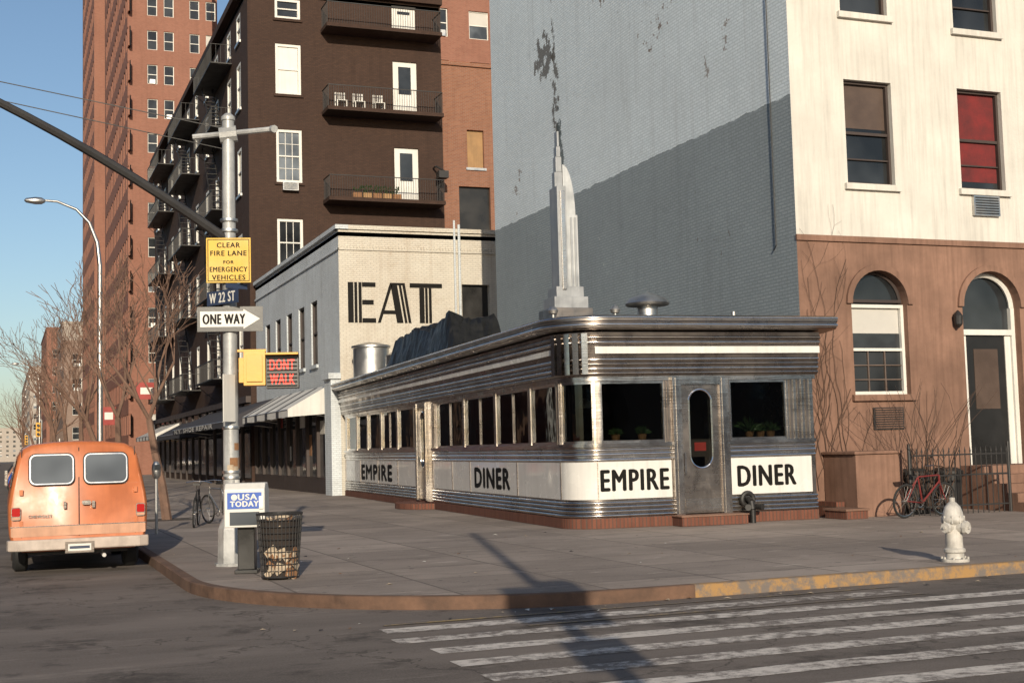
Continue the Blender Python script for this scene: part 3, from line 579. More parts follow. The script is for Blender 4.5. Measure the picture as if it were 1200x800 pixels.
def vine(m,x,z,ang,L,r,dep,dd):
    p=(x,z)
    for i in range(int(L/.22)):
        ang+=random.uniform(-.28,.28); ang=ang*.86+ (math.pi/2)*.14; q=(p[0]+.22*math.cos(ang),p[1]+.22*math.sin(ang))
        if q[0]<15.13 or q[0]>16.3 and q[1]>2.3 or q[1]>6.6: return
        d2=min(.05,max(.01,dd+random.uniform(-.01,.012))); m.cyl((p[0],p[1],dd),(q[0],q[1],d2),r,r*.97,vine_m,4,False); dd=d2; p=q; r*=.97
        if dep and random.random()<.25: vine(m,p[0],p[1],ang+random.choice((-1,1))*random.uniform(.4,1),L*.4,r*.7,dep-1,dd)
m=M(FW)
for x in (15.25,15.35,15.5,15.62,15.8,15.95,16.1): vine(m,x,.5,1.6+random.uniform(-.2,.2),random.uniform(3.5,6.5),.008,2,.03)
m.obj('bare_vine',recalc=False)

# ------------------------------------------------------------------ EAT building
eat=empty('painted_brick_shop_building',(11.1,45.5,0)); FE=frame((0,45.5,0),(1,0,0)); FES=frame((11.1,0,0),(0,-1,0))
m=M(FE); m.wall(11.1,18.5,0,9.45,[(15.72,16.8,6.05,7.55)],.2,cream); m.box(15.72,16.8,6.05,7.55,-.25,-.2,black_p)
m.obj('front_wall',eat,recalc=False)
m=M(FE); m.box(11.0,18.5,9.45,9.6,-.35,.08,cream); m.box(11.05,18.5,8.7,8.78,.0,.05,cream)
for i in range(60): u=11.15+i*.12; m.box(u,u+.06,8.79,8.87,.0,.035,cream)
m.cyl((15.44,9.9,.1),(15.44,3,.1),.04,.04,bluegrey,8)
m.cyl((15.62,9.75,.1),(15.62,5.8,.1),.05,.05,bluegrey,8); m.obj('cornice_and_pipes',eat)
m=M(FES); hs=[(-50.1,-49.0,4.85,7.3),(-52.4,-51.3,4.85,7.3),(-54.8,-53.7,4.85,7.3),(-57.2,-56.1,4.85,7.3),(-59.6,-58.5,4.85,7.3)]
m.wall(-62,-45.5,0,9.45,hs,.25,bluegrey); m.obj('side_wall',eat,recalc=False)
m=M(FES)
for h in hs: window(m,*h[:4],.12,dk,glassb,.06,sill=bluegrey)
m.box(-62,-45.4,9.45,9.6,-.35,.12,bluegrey); m.box(-62,-45.45,8.7,8.78,0,.06,bluegrey); m.obj('side_windows',eat)
m=M(); m.box(11.1,18.5,45.5,62,9.2,9.35,tar); m.add([(18.5,45.5,0),(18.5,62,0),(18.5,62,9.45),(18.5,45.5,9.45)],[(0,1,2,3)],bluegrey); m.obj('roof',eat,recalc=False)
m=M(FE); d0,d1=.002,.02; z0,z1=6.1,7.55
def stem(u,w=.5,za=z0,zb=z1):
    m.box(u,u+w*.4,za,zb,d0,d1,black_l); m.box(u+w*.48,u+w*.68,za,zb,d0,d1,black_l); m.box(u+w*.78,u+w,za,zb,d0,d1,black_l)
stem(11.42)
for (a,b) in ((z1-.16,z1),(6.75,6.92),(z0,z0+.16)): m.box(11.94,12.44 if b!=6.92 else 12.36,a,b,d0,d1,black_l)
def slant(ub,ut,w): m.prism([(ub,z0),(ub+w,z0),(ut+w,z1),(ut,z1)],d0,d1,black_l)
slant(12.5,12.98,.11)
slant(13.22,12.99,.24); slant(13.52,13.29,.09); slant(13.66,13.43,.10)
m.box(12.68,13.24,6.42,6.55,d0+.001,d1+.002,black_l); m.box(12.99,13.52,z1-.08,z1,d0+.001,d1+.003,black_l)
stem(14.08,.46,z0,z1-.17); m.box(13.72,14.95,z1-.16,z1,d0,d1,black_l); m.obj('lettering_eat',eat)
m=M(FES)
m.box(-62,-46.6,0,.6,.01,.12,dk); m.box(-62,-46.6,3.4,3.9,.01,.15,dk)
for i in range(9):
    u=-61.8+i*1.85; u2=min(u+1.67,-46.62)
    if u+.18<-46.6: m.box(u,u+.18,.6,3.4,.01,.16,dk); m.box(u+.18,u2,.6,3.4,.01,.04,glassb)
for (u,w_,z,hh,mm) in ((-48.6,.7,2.2,.5,blind),(-50.6,.5,1.4,.8,cardb),(-52.2,.9,2.5,.5,white_p),(-54.5,.5,1.2,.6,blind),(-56.6,.9,2.6,.45,red_p)): m.box(u,u+w_,z,z+hh,.041,.05,mm)
m.box(-46.5,-45.5,0,4.1,.003,.35,bluegrey); m.box(-46.55,-45.4,4.1,4.3,.003,.45,bluegrey); m.obj('storefront',eat)
def awning(name,y0,y1,zt,zb,proj,mt,X,stripe=None,txt=None):
    e=empty(name,(X,(y0+y1)/2,zt)); m=M(); n=int((y1-y0)/.55)
    for i in range(n):
        a=y0+(y1-y0)*i/n; b=y0+(y1-y0)*(i+1)/n; mm=stripe if (stripe and i%4==3) else mt; sg=.05*math.sin(i*1.7)
        m.add([(X,a,zt),(X,b,zt),(X-proj,b,zb),(X-proj,a,zb),(X-proj,a,zb-.28-sg*.3),(X-proj,b,zb-.28-sg*.3)],[(0,1,2,3),(3,2,5,4)],mm)
    for y in (y0,y1): m.add([(X,y,zt),(X-proj,y,zb),(X-proj,y,zb-.28),(X,y,zb-.28+.1)],[(0,1,2,3)],mt)
    m.obj('canvas',e,recalc=False); m=M()
    for y in (y0+.05,y1-.05): m.cyl((X,y,zb-.3),(X-proj,y,zb-.02),.02,.02,galv,6)
    for k in range(1,5): y=y0+(y1-y0)*k/5; m.cyl((X,y,zt-.4),(X-proj,y,zb-.03),.015,.015,galv,6)
    m.cyl((X-proj,y0,zb-.02),(X-proj,y1,zb-.02),.02,.02,galv,6); m.obj('frame',e)
    if txt:
        T=frame((X-proj-.01,0,0),(0,-1,0)); text(txt[0],T,-txt[2],-txt[1],zb-.24,zb-.03,.004,white_p,'lettering',e,bold=.02)
awning('shop_awning',46.9,56.5,3.95,3.1,1.5,canvas_w,11.0,canvas_d)
awning('shop_awning',57,75,3.85,2.95,2.1,canvas_d,10.85,None,('N.Y. SHOE REPAIR',60,74))
awning('shop_awning',76,88,3.6,2.8,1.6,canvas_d,10.85); awning('shop_awning',89,100,3.7,2.9,1.8,canvas_w,10.85,canvas_d)

# ------------------------------------------------------------------ dark apartment block
ap=empty('dark_brick_apartment_block',(10.87,62.2,0)); FD=frame((0,62.2,0),(1,0,0)); FDS=frame((10.87,0,0),(0,-1,0)); HT=24
m=M(FD); flo=[(18.85,21.35),(14.52,17.12),(10.45,12.75),(5.9,8.4)]
holes=[(12.2,13.45,a,b) for a,b in flo]+[(12.2,13.45,22.6,23.6)]
doors=[(18.1,19.35,f,f+2.75) for f in (18.2,13.8,9.4)]+[(18.1,19.35,22.3,23.8)]
m.wall(10.87,20.66,0,HT,holes+doors,.15,dark_brick); m.obj('front_wall',ap,recalc=False)
m=M(FD)
for i,h in enumerate(holes): window(m,*h,.1,white_p,glassl if i in(1,) else glassb,.13,rows=2 if i==1 else 1,cols=3 if i==1 else (1 if i!=2 else 3),sill=dark_brick,bl=(1 if i==0 else 0),blm=white_p if i==0 else None)
for h in doors:
    m.box(h[0],h[1],h[2],h[3],-.14,-.08,white_p); m.box(h[0]+.3,h[1]-.3,h[2]+1.1,h[3]-.25,-.08,-.06,glassb); m.box(h[0]+.28,h[1]-.28,h[2]+.15,h[2]+.9,-.08,-.065,white_p)
ac(m,12.45,13.2,14.1,14.5,.3); m.obj('front_windows_and_doors',ap)
m=M(FD)
for f in (18.1,13.7,9.3,22.2):
    m.box(14.45,20.3,f-.18,f,.0,1.35,dark_brick)
    for i in range(48): u=14.5+i*.1225; m.cyl((u,f,1.3),(u,f+1.05,1.3),.011,.011,iron,4,False)
    for w in (14.5,20.25):
        for i in range(9): m.cyl((w,f,.1+.14*i),(w,f+1.05,.1+.14*i),.011,.011,iron,4,False)
        m.box(w-.02,w+.02,f+1.03,f+1.07,.0,1.28,iron)
    m.box(14.5,20.25,f+1.03,f+1.07,1.28,1.32,iron)
m.obj('balconies',ap)
m=M(FD)
def chair(u,f,k=1):
    m.box(u,u+.5,f+.4,f+.43,.45,.95,white_p)
    for du in (0,.46):
        m.box(u+du,u+du+.04,f,f+.4,.9,.94,white_p); m.box(u+du,u+du+.04,f,f+.9,.45,.49,white_p)
    for i in range(5): m.box(u+.06+.09*i,u+.09+.09*i,f+.43,f+.9,.46,.48,white_p)
chair(15.0,18.1); chair(15.9,18.1); chair(16.9,18.1)
for i in range(5): u=15.7+i*.5; m.box(u,u+.4,13.7,13.98,.8,1.1,wood if i%2 else cardb)
for i in range(110):
    u=random.uniform(15.7,18.0); z=13.95+random.uniform(0,.35); m.add([(u,z,.95),(u+.09,z+.05,.9),(u+.04,z+.13,1.0)],[(0,1,2)],green_l)
m.obj('balcony_furniture',ap)
m=M(FDS); hs=[]
fl2=[(22.0,23.4)]+[(f,f+2.3) for f in (18.6,14.3,10.0,5.7)]
cols=[64.2,67.2,71.5,75.2,79.5,83.4,88,92,96.5,101]
for c in cols:
    for f in fl2: hs.append((-c-1.2,-c,f[0],f[1]))
m.wall(-104,-62.2,0,HT,hs,.2,dark_brick); m.obj('side_wall',ap,recalc=False)
m=M(FDS)
for i,h in enumerate(hs): window(m,*h,.06,white_p,glassl if i%3==0 else glassb,.13,sill=galv,bl=(.5 if i%4==1 else 0))
m.box(-104,-62.1,HT,HT+.35,-.4,.35,dark_brick); m.box(-104,-62.2,3.95,4.25,.01,.25,dk)
for i in range(14): u=-103.5+i*3; m.box(u,u+.3,.0,3.95,.005,.12,dk); m.box(u+.3,min(u+3,-62.3),.4,3.95,.005,.05,glassb)
m.obj('side_windows',ap)
m=M(FDS)
for (a,b) in ((-73.3,-66.8),(-85.5,-78.8),(-98.5,-91.5)):
    for i,f in enumerate((21.6,18.3,14.0,9.7,5.4)):
        m.box(a,b,f-.1,f-.04,.02,1.1,iron)
        for k in range(int((b-a)/.22)+1): u=a+k*.22; m.cyl((u,f-.05,1.08),(u,f+.9,1.08),.012,.012,iron,4,False)
        for u in (a,b):
            for k in range(5): m.cyl((u,f-.05,.1+k*.24),(u,f+.9,.1+k*.24),.012,.012,iron,4,False)
            m.cyl((u,f+.9,.02),(u,f+.9,1.08),.018,.018,iron,4,False)
        m.box(a,b,f+.88,f+.92,1.06,1.1,iron); m.cyl((a,f-.9,.05),(a,f-.1,1.0),.02,.02,iron,4)
        if i<4:
            dn=(3.3 if i==0 else 4.3)
            for off in (.25,.8): m.cyl((a+1.2,f,off),(b-1.5,f-dn,off),.035,.035,iron,5)
            for k in range(12): t=k/12; m.box(a+1.1+(b-a-2.7)*t,a+1.3+(b-a-2.7)*t,f-dn*t-.01,f-dn*t+.01,.25,.8,iron)
m.obj('fire_escapes',ap)
m=M(); m.box(10.87,20.6,62.2,104,HT-.3,HT-.1,tar); m.add([(10.87,104,0),(20.66,104,0),(20.66,104,HT),(10.87,104,HT)],[(0,1,2,3)],dark_brick); m.add([(20.66,62.2,0),(20.66,104,0),(20.66,104,HT),(20.66,62.2,HT)],[(0,1,2,3)],dark_brick)
m.box(10.8,20.7,61.95,62.3,HT,HT+.5,dark_brick); m.obj('roof_and_rear',ap,recalc=False)
ob=empty('orange_brick_building',(20.7,62.5,0)); FO=frame((0,62.6,0),(1,0,0)); m=M(FO)
hs=[(22.1,23.0,15.85,17.8),(21.6,23.3,12.6,14.85),(25,26,15.85,17.8)]; m.wall(20.68,32,0,21.1,hs,.2,orange_brick); m.obj('front_wall',ob,recalc=False)
m=M(FO); m.box(22.1,23.0,15.85,17.8,-.22,-.16,wood); m.box(22.0,23.1,15.7,15.83,-.1,.08,galv); m.box(21.6,23.3,12.6,14.85,-.25,-.2,black_p); m.box(20.68,32,21.1,21.3,-.3,.1,orange_brick); window(m,*hs[2]); m.obj('openings_and_coping',ob)
m=M(); m.box(20.7,32,62.7,74,20.9,21.08,tar); m.obj('roof',ob)
m=M(FD); m.tube([(20.1,15.6,.1),(20.1,15.6,.5),(20.4,15.3,.9)],.05,iron,6); m.box(20.1,20.6,14.95,15.3,.5,1.0,iron); m.obj('floodlight',ap)
def grid_building(name,x0,x1,y0,y1,H,bm,sx=(2.4,1.1),fl=3.0,wh=1.5,z0_=4.2,side_sx=None,fr=None,faces='FS',plain_side=False,pair=False):
    e=empty(name,(x0,y0,0)); side_sx=side_sx or sx; fr=fr or white_p
    def face(T,a,b,p,w,plain):
        m=M(T); hs=[]; u=a+(p-w)*.6
        cols_=[]
        while u+w<b-.3:
            cols_.append(u)
            if pair: cols_.append(u+w+.55)
            u+=p
        z=z0_
        while z+wh<H-.6:
            for u in cols_: hs.append((u,u+w,z,z+wh))
            z+=fl
        m.wall(a,b,0,H,hs,.18,bm); m.obj('wall',e,recalc=False); m=M(T); f2=dk if plain else fr
        for h in hs:
            q=random.random()
            gm=glassl if (q<.3 and not plain) else glassb
            m.box(h[0],h[1],h[2],h[3],-.2,-.16,gm); t=.06
            m.box(h[0],h[0]+t,h[2],h[3],-.16,-.1,f2); m.box(h[1]-t,h[1],h[2],h[3],-.16,-.1,f2); m.box(h[0]+t,h[1]-t,h[3]-t,h[3],-.16,-.1,f2); m.box(h[0]+t,h[1]-t,h[2],h[2]+t,-.16,-.1,f2); m.box(h[0]+t,h[1]-t,(h[2]+h[3])/2-.03,(h[2]+h[3])/2+.03,-.16,-.12,f2)
            if plain: continue
            if q<.25: m.box(h[0]+t,h[1]-t,(h[2]+h[3])/2,h[3]-t,-.158,-.15,blind)
            if .5<q<.62: m.box(h[0]+.2,h[1]-.2,h[2]+.001,h[2]+.38,-.15,.12,galv)
        m.obj('windows',e)
    if 'F' in faces: face(frame((0,y0,0),(1,0,0)),x0,x1,*sx,False)
    if 'S' in faces: face(frame((x0,0,0),(0,-1,0)),-y1,-y0,*side_sx,plain_side)
    if 'E' in faces: face(frame((x1,0,0),(0,1,0)),y0,y1,*side_sx,False)
    if 'N' in faces: face(frame((0,y1,0),(-1,0,0)),-x1,-x0,*sx,False)
    m=M(); m.box(x0+.01,x1-.01,y0+.01,y1-.01,H-.3,H-.05,tar)
    if 'E' not in faces: m.add([(x1,y0,0),(x1,y1,0),(x1,y1,H),(x1,y0,H)],[(0,1,2,3)],bm)
    if 'S' not in faces: m.add([(x0,y0,0),(x0,y1,0),(x0,y1,H),(x0,y0,H)],[(0,1,2,3)],bm)
    if 'N' not in faces: m.add([(x0,y1,0),(x1,y1,0),(x1,y1,H),(x0,y1,H)],[(0,1,2,3)],bm)
    m.box(x0-.1,x1+.1,y0-.1,y0+.2,H,H+.4,bm); m.box(x0-.1,x0+.2,y0+.2,y1,H,H+.4,bm); m.obj('roof_and_rear',e,recalc=False)
    return e
grid_building('red_brick_apartment_tower',9.8,17.0,115,142,58,tower_brick,(3.6,.85),3.02,1.7,3.4,(3.4,1.0),plain_side=True,pair=True)
grid_building('red_brick_apartment_tower',8.9,22,145,167,60,tower_brick,(3.6,.9),3.02,1.7,3.4,(3.4,1.0),plain_side=True,pair=True)
grid_building('brick_apartment_building',20.9,45,76,100,38,tower_brick,(2.7,1.3),3.3,1.8,4,(3,1.2),faces='FS')
for i,(y0,y1,H,mm) in enumerate(((186,210,17,far_brick),(211,232,22,far_brick2),(233,262,15,far_brick),(263,300,26,tower_brick),(301,350,19,far_brick2),(351,418,24,far_brick),(435,520,30,far_brick2),(530,700,34,far_brick))):
    grid_building('distant_building',7.5+(i%3)*.8,30,y0,y1,H,mm,(3,1.2),3.3,1.7,4)
for i,(y0,y1,H,mm) in enumerate(((20,60,16,far_brick),(61,100,20,far_brick2),(101,166,18,tower_brick),(184,260,22,far_brick),(261,340,17,far_brick2),(341,418,24,far_brick),(440,700,22,far_brick2))):
    grid_building('distant_building',-45,-20,y0,y1,H,mm,(3,1.2),3.3,1.7,4,faces='FE')
grid_building('distant_building',-60,60,1100,1130,26,far_brick2,(5,2),3.6,1.7,4,faces='F')
# unseen rows behind camera, added to darken reflections; too low to shade the diner
grid_building('unseen_row_house',7,30,-60,-38,8.5,tower_brick,(3,1.2),3.2,1.6,1.0,faces='NS')
grid_building('unseen_row_house',31,75,-60,-36,8.8,far_brick,(3,1.2),3.2,1.6,1.0,faces='N')
grid_building('unseen_row_house',-70,-20,-60,-36,8.8,dark_brick,(3,1.2),3.2,1.6,1.0,faces='NE')
grid_building('unseen_row_house',-19,6.5,-128,-112,13,far_brick,(3,1.2),3.2,1.6,1.0,faces='N')

# ------------------------------------------------------------------ trees
def tree(name,x,y,h,seed,spread=.55,top=5):
    rnd=random.Random(seed); m=M()
    def br(p,d,L,r,lev):
        n=3 if lev<2 else 2
        for i in range(n):
            d2=(d+Vector((rnd.uniform(-.18,.18),rnd.uniform(-.18,.18),rnd.uniform(-.02,.16)))).normalized(); q=p+d2*(L/n); r2=r*.86
            m.cyl(p,q,r,r2,bark,7 if lev<2 else (4 if lev<4 else 3),False); p=q; d=d2; r=r2
            if lev>0 and lev<top and i<n-1 and rnd.random()<.8: sub(p,d,L,r,lev)
        if lev<top:
            for _ in range(2 if lev else 4): sub(p,d,L,r,lev)
    def sub(p,d,L,r,lev):
        a=rnd.uniform(0,6.28); s=spread*rnd.uniform(.6,1.4); o=d.orthogonal().normalized(); o2=d.cross(o); e=(d+(o*math.cos(a)+o2*math.sin(a))*s+Vector((0,0,.12))).normalized()
        br(p,e,L*rnd.uniform(.55,.75),max(.009,r*.62),lev+1)
    br(Vector((x,y,-.02)),Vector((0,0,1)),h*.36,h*.014+.03,0)
    m.box(x-.6,x+.6,y-.6,y+.6,.0,.008,mat_soil)
    return m.obj(name,recalc=False)
for i,(x,y,h) in enumerate(((3.7,33,7.0),(3.6,43,8.0),(3.5,52,8.4),(3.4,64,9.0),(3.3,78,9.8),(3.3,92,10.5),(3.3,108,11),(3.3,128,11),(3.3,150,12),(3.3,190,13),(3.3,215,12))): tree('bare_tree',x,y,h,i*3+1,top=5 if i<5 else 4)
m=M(); rnd=random.Random(5)
for i in range(34):
    p=Vector((17.0+rnd.uniform(-.35,.6),21.5+rnd.uniform(-.2,.2),.1)); d=Vector((rnd.uniform(-.4,.4),rnd.uniform(-.2,.2),1)).normalized(); r_=.012
    for k in range(8): q=p+d*.33; m.cyl(p,q,r_,r_*.85,vine_m,4,False); d=(d+Vector((rnd.uniform(-.3,.3),rnd.uniform(-.3,.3),0))).normalized(); r_*=.85; p=q
m.obj('bare_shrub',recalc=False)

# ------------------------------------------------------------------ signal pole with signs
P=Vector((2.99,18.76,0)); sp=empty('traffic_signal_pole',P); ua=math.radians(14); TU=frame(P,(math.cos(ua),-math.sin(ua),0))
m=M(Matrix.Translation(P))
m.prism([(.25*math.cos(math.pi/4*k+.39),.25*math.sin(math.pi/4*k+.39)) for k in range(8)],0,.04,pole_m)
m.lathe((0,0,0),[(.2,.04),(.19,.5),(.15,.62),(.125,.66),(.125,.7)],pole_m,8); m.cyl((0,0,.7),(0,0,6.32),.115,.085,pole_m,14)
m.lathe((0,0,6.32),[(.1,0),(.1,.05),(.05,.1),(0,.12)],pole_m,14)
for z in (1.2,1.28,1.9,4.7,4.85): m.lathe((0,0,z),[(.125,0),(.128,.02),(.125,.04)],galv,14)
m.obj('post',sp,smooth=True)
m=M(Matrix.Translation(P)); rnd=random.Random(4)
for i in range(9):
    z=rnd.uniform(.9,2.6); a=rnd.uniform(-2.4,-.6); w=rnd.uniform(.25,.55); hgt=rnd.uniform(.08,.2); rr=.1185-.0045*(z-.7)*1.2
    vs=[]; 
    for k in range(5): t=a+w*k/4*2; vs+=[((rr+.001)*math.cos(t),(rr+.001)*math.sin(t),z),((rr+.001)*math.cos(t),(rr+.001)*math.sin(t),z+hgt)]
    m.add(vs,[(2*k,2*k+2,2*k+3,2*k+1) for k in range(4)],rnd.choice((paper,white_p,cardb,iron)))
m.obj('handbills',sp,recalc=False)
m=M(TU); m.cyl((-.5,6.08,0),(.62,6.2,0),.04,.04,pole_m,8); m.cyl((.62,6.2,0),(.66,6.18,.1),.055,.055,pole_m,8); m.cyl((-.12,6.1,.0),(.12,6.13,0),.12,.12,pole_m,10); m.obj('cross_arm',sp)
m=M(); pts=[]; N_=14
for k in range(N_+1):
    t=k/N_; pts.append((2.92-6.2*t, 18.76+.1*t, 4.62+4.3*t-1.35*t*t))
m.tube(pts,[.075-.035*k/N_ for k in range(N_+1)],iron,8); m.obj('mast_arm',sp,smooth=True)
m=M(); m.cyl((2.95,18.76,6.2),pts[9],.008,.008,iron,4); m.cyl((2.95,18.76,5.9),pts[7],.008,.008,iron,4); m.obj('cables',sp)
m=M(); x,y,z=pts[-1]; m.box(x-.16,x+.16,y-.14,y+.14,z-1.15,z-.1,sig_y)
for i,c in enumerate((red_p,yellow,green_l)): m.cyl((x,y-.14,z-.3-.32*i),(x,y-.3,z-.3-.32*i),.12,.12,sig_y,14,False); m.cyl((x,y-.14,z-.3-.32*i),(x,y-.15,z-.3-.32*i),.1,.1,c,14)
m.obj('signal_head',sp)
m=M(TU); m.box(-.31,.31,3.96,4.6,.125,.14,yellow); m.obj('fire_lane_sign',sp,bevel=.004)
rows=['CLEAR','FIRE LANE','FOR','EMERGENCY','VEHICLES']; wd=[.32,.5,.14,.52,.46]
for i,(t,w) in enumerate(zip(rows,wd)): z=4.46-i*.115; hgt=.07 if t!='FOR' else .045; text(t,TU,-w/2,w/2,z,z+hgt,.1405,black_l,'fire_lane_text',sp,bold=.003,thick=.001)
m=M(TU)
for (a,b,c,d) in ((-.29,.29,4.57,4.58),(-.29,.29,3.98,3.99),(-.29,-.28,3.99,4.57),(.28,.29,3.99,4.57)): m.box(a,b,c,d,.1402,.142,black_l)
m.box(-.44,.47,3.27,3.62,.125,.14,black_p)
z0=3.335; m.prism([(-.40,z0),(.2,z0),(.2,z0-.03),(.43,z0+.11),(.2,z0+.25),(.2,z0+.22),(-.40,z0+.22)],.1402,.143,white_p); m.obj('one_way_sign',sp)
text('ONE WAY',TU,-.36,.22,z0+.04,z0+.18,.1435,black_l,'one_way_text',sp,bold=.008,thick=.001)
TS=frame(P,(math.cos(1.05),-math.sin(1.05),0))
m=M(TS); m.box(-.34,.34,3.66,3.86,.12,.135,navy); m.obj('street_name_sign',sp); text('W 22 ST',TS,-.28,.28,3.69,3.83,.136,white_p,'street_name_text',sp,bold=.006,thick=.001)
TS=frame(P,(math.cos(.45),math.sin(.45),0))
m=M(TS); m.box(-.16,.2,3.88,3.95,.13,.145,navy); m.obj('street_name_sign_cross',sp)
m=M(TU); m.box(.12,.2,2.55,2.9,-.05,.05,sig_y); m.box(.2,.5,2.50,2.98,-.1,.22,sig_y); m.box(.24,.46,2.55,2.93,.22,.25,sig_y)
m.box(.505,.96,2.46,2.92,-.12,.16,black_p); m.box(.505,.96,2.921,2.95,-.12,.3,sig_y)
for i in range(8): m.box(.52,.94,2.49+i*.055,2.495+i*.055,.16,.2,black_p)
m.box(.1,.5,2.985,3.02,-.03,.03,sig_y); m.obj('pedestrian_signal',sp,bevel=.006)
text('DONT',TU,.56,.90,2.71,2.86,.166,red_e,'dont_text',sp,bold=.003,thick=.002); text('WALK',TU,.56,.90,2.51,2.66,.166,red_e,'walk_text',sp,bold=.003,thick=.002)
m=M(frame(P,(math.cos(.75),math.sin(.75),0))); m.box(-.32,-.06,2.0,2.66,.115,.13,white_p); m.box(-.17,-.16,2.05,2.6,.1,.115,iron); m.obj('parking_sign',sp)

Q=Vector((2.98,17.45,0)); nb=empty('newspaper_vending_box',Q); TN=frame(Q,(math.cos(.30),-math.sin(.30),0))
m=M(TN); m.box(-.15,.15,.0,.05,-.15,.15,black_p); m.box(-.11,.11,.05,.60,-.12,.12,black_p); m.obj('pedestal',nb,bevel=.01)
m=M(TN)
prof=[(-.24,.60),(-.24,1.08),(-.12,1.17),(.14,1.17),(.24,1.09),(.24,.60)]
vs=[(u,v,d) for u in (-.26,.26) for d,v in prof]; n=6
m.add(vs,[tuple(range(6)),tuple(range(6,12))[::-1]]+[(k,(k+1)%n,n+(k+1)%n,n+k) for k in range(n)],white_p); m.obj('cabinet',nb,bevel=.015)
m=M(TN); m.box(-.22,.22,.84,1.05,.241,.247,blue_s); m.box(-.19,.19,.63,.80,.241,.246,glassl); m.box(.19,.24,.84,1.0,.247,.27,galv); m.obj('panel',nb)
text('USA',TN,-.08,.16,.955,1.03,.2475,white_p,'panel_text',nb,bold=.005,thick=.001); text('TODAY',TN,-.18,.18,.87,.94,.2475,white_p,'panel_text_lower',nb,bold=.005,thick=.001)
m=M(TN); m.lathe((-.13,.99,.2475),[(.001,.0),(.04,.001),(.04,.004),(.001,.005)],white_p,16,'z'); m.obj('panel_globe',nb)
Q=Vector((3.2,16.4,0)); lb=empty('litter_basket',Q); m=M(Matrix.Translation(Q))
nn=34
for k in range(nn):
    t=2*math.pi*k/nn; a=(.22*math.cos(t),.22*math.sin(t),.02); b=(.28*math.cos(t),.28*math.sin(t),.80); m.cyl(a,b,.007,.007,iron,4,False)
for i in range(11): z=.03+.077*i; m.torus((0,0,z),.22+.06*(z-.02)/.78,.007 if 0<i<10 else .013,iron,'z',30,5)
m.lathe((0,0,.02),[(.0,0),(.21,.0)],iron,20); m.obj('wire_frame',lb)
m=M(Matrix.Translation(Q)); m.lathe((0,0,.03),[(.195,0),(.25,.70),(.24,.70),(.18,.02)],mat('basket_liner',(.035,.025,.02),.9,var=.5,scale=9),20); m.obj('liner',lb)
m=M(Matrix.Translation(Q)@Matrix.Rotation(-.4,4,'Z')); rnd=random.Random(3)
for i in range(26):
    a=rnd.uniform(0,6.28); r_=rnd.uniform(.0,.18); z=.66+rnd.uniform(-.04,.06); w=rnd.uniform(.05,.11); 
    TT=m.T; m.T=TT@Matrix.Translation((r_*math.cos(a),r_*math.sin(a),z))@Matrix.Rotation(rnd.uniform(-1,1),4,'X')@Matrix.Rotation(rnd.uniform(-1,1),4,'Y'); m.box(-w,w,-w*.7,w*.7,-.01,.012,paper if rnd.random()<.6 else cardb); m.T=TT
for i in range(26):
    a=-math.pi/2+.4+rnd.uniform(-.8,.8); z=rnd.uniform(.05,.36); r_=.207+.07*z; w=rnd.uniform(.04,.09)
    TT=m.T; m.T=TT@Matrix.Translation((r_*math.cos(a),r_*math.sin(a),z))@Matrix.Rotation(a+math.pi/2,4,'Z')@Matrix.Rotation(rnd.uniform(-.8,.8),4,'Y'); m.box(-w,w,-.006,.006,-w*.5,w*.5,paper if rnd.random()<.6 else cardb); m.T=TT
m.obj('rubbish',lb)

Q=Vector((10.95,13.32,0)); m=M(Matrix.Translation(Q))
m.lathe((0,0,0),[(.17,0),(.17,.035),(.115,.04),(.11,.1),(.13,.12),(.13,.15),(.105,.17),(.10,.45),(.125,.48),(.14,.50),(.14,.53),(.125,.55),(.12,.60),(.095,.67),(.05,.72),(.035,.73),(.035,.78),(.0,.785)],hyd,24)
for a in (math.radians(200),math.radians(20),math.radians(-70)):
    d=Vector((math.cos(a),math.sin(a),0)); big=1.25 if abs(a+math.radians(70))<.01 else 1
    p=Vector((0,0,.42)); m.cyl(p+d*.08,p+d*.155,.055*big,.055*big,hyd,14); m.cyl(p+d*.155,p+d*.195,.068*big,.062*big,hyd,8); m.cyl(p+d*.195,p+d*.22,.02,.02,hyd,5)
for k in range(8): t=k*math.pi/4; m.cyl((.155*math.cos(t),.155*math.sin(t),.035),(.155*math.cos(t),.155*math.sin(t),.06),.014,.014,hyd,6); m.cyl((.13*math.cos(t),.13*math.sin(t),.47),(.13*math.cos(t),.13*math.sin(t),.56),.012,.012,hyd,6)
m.obj('fire_hydrant',smooth=True)

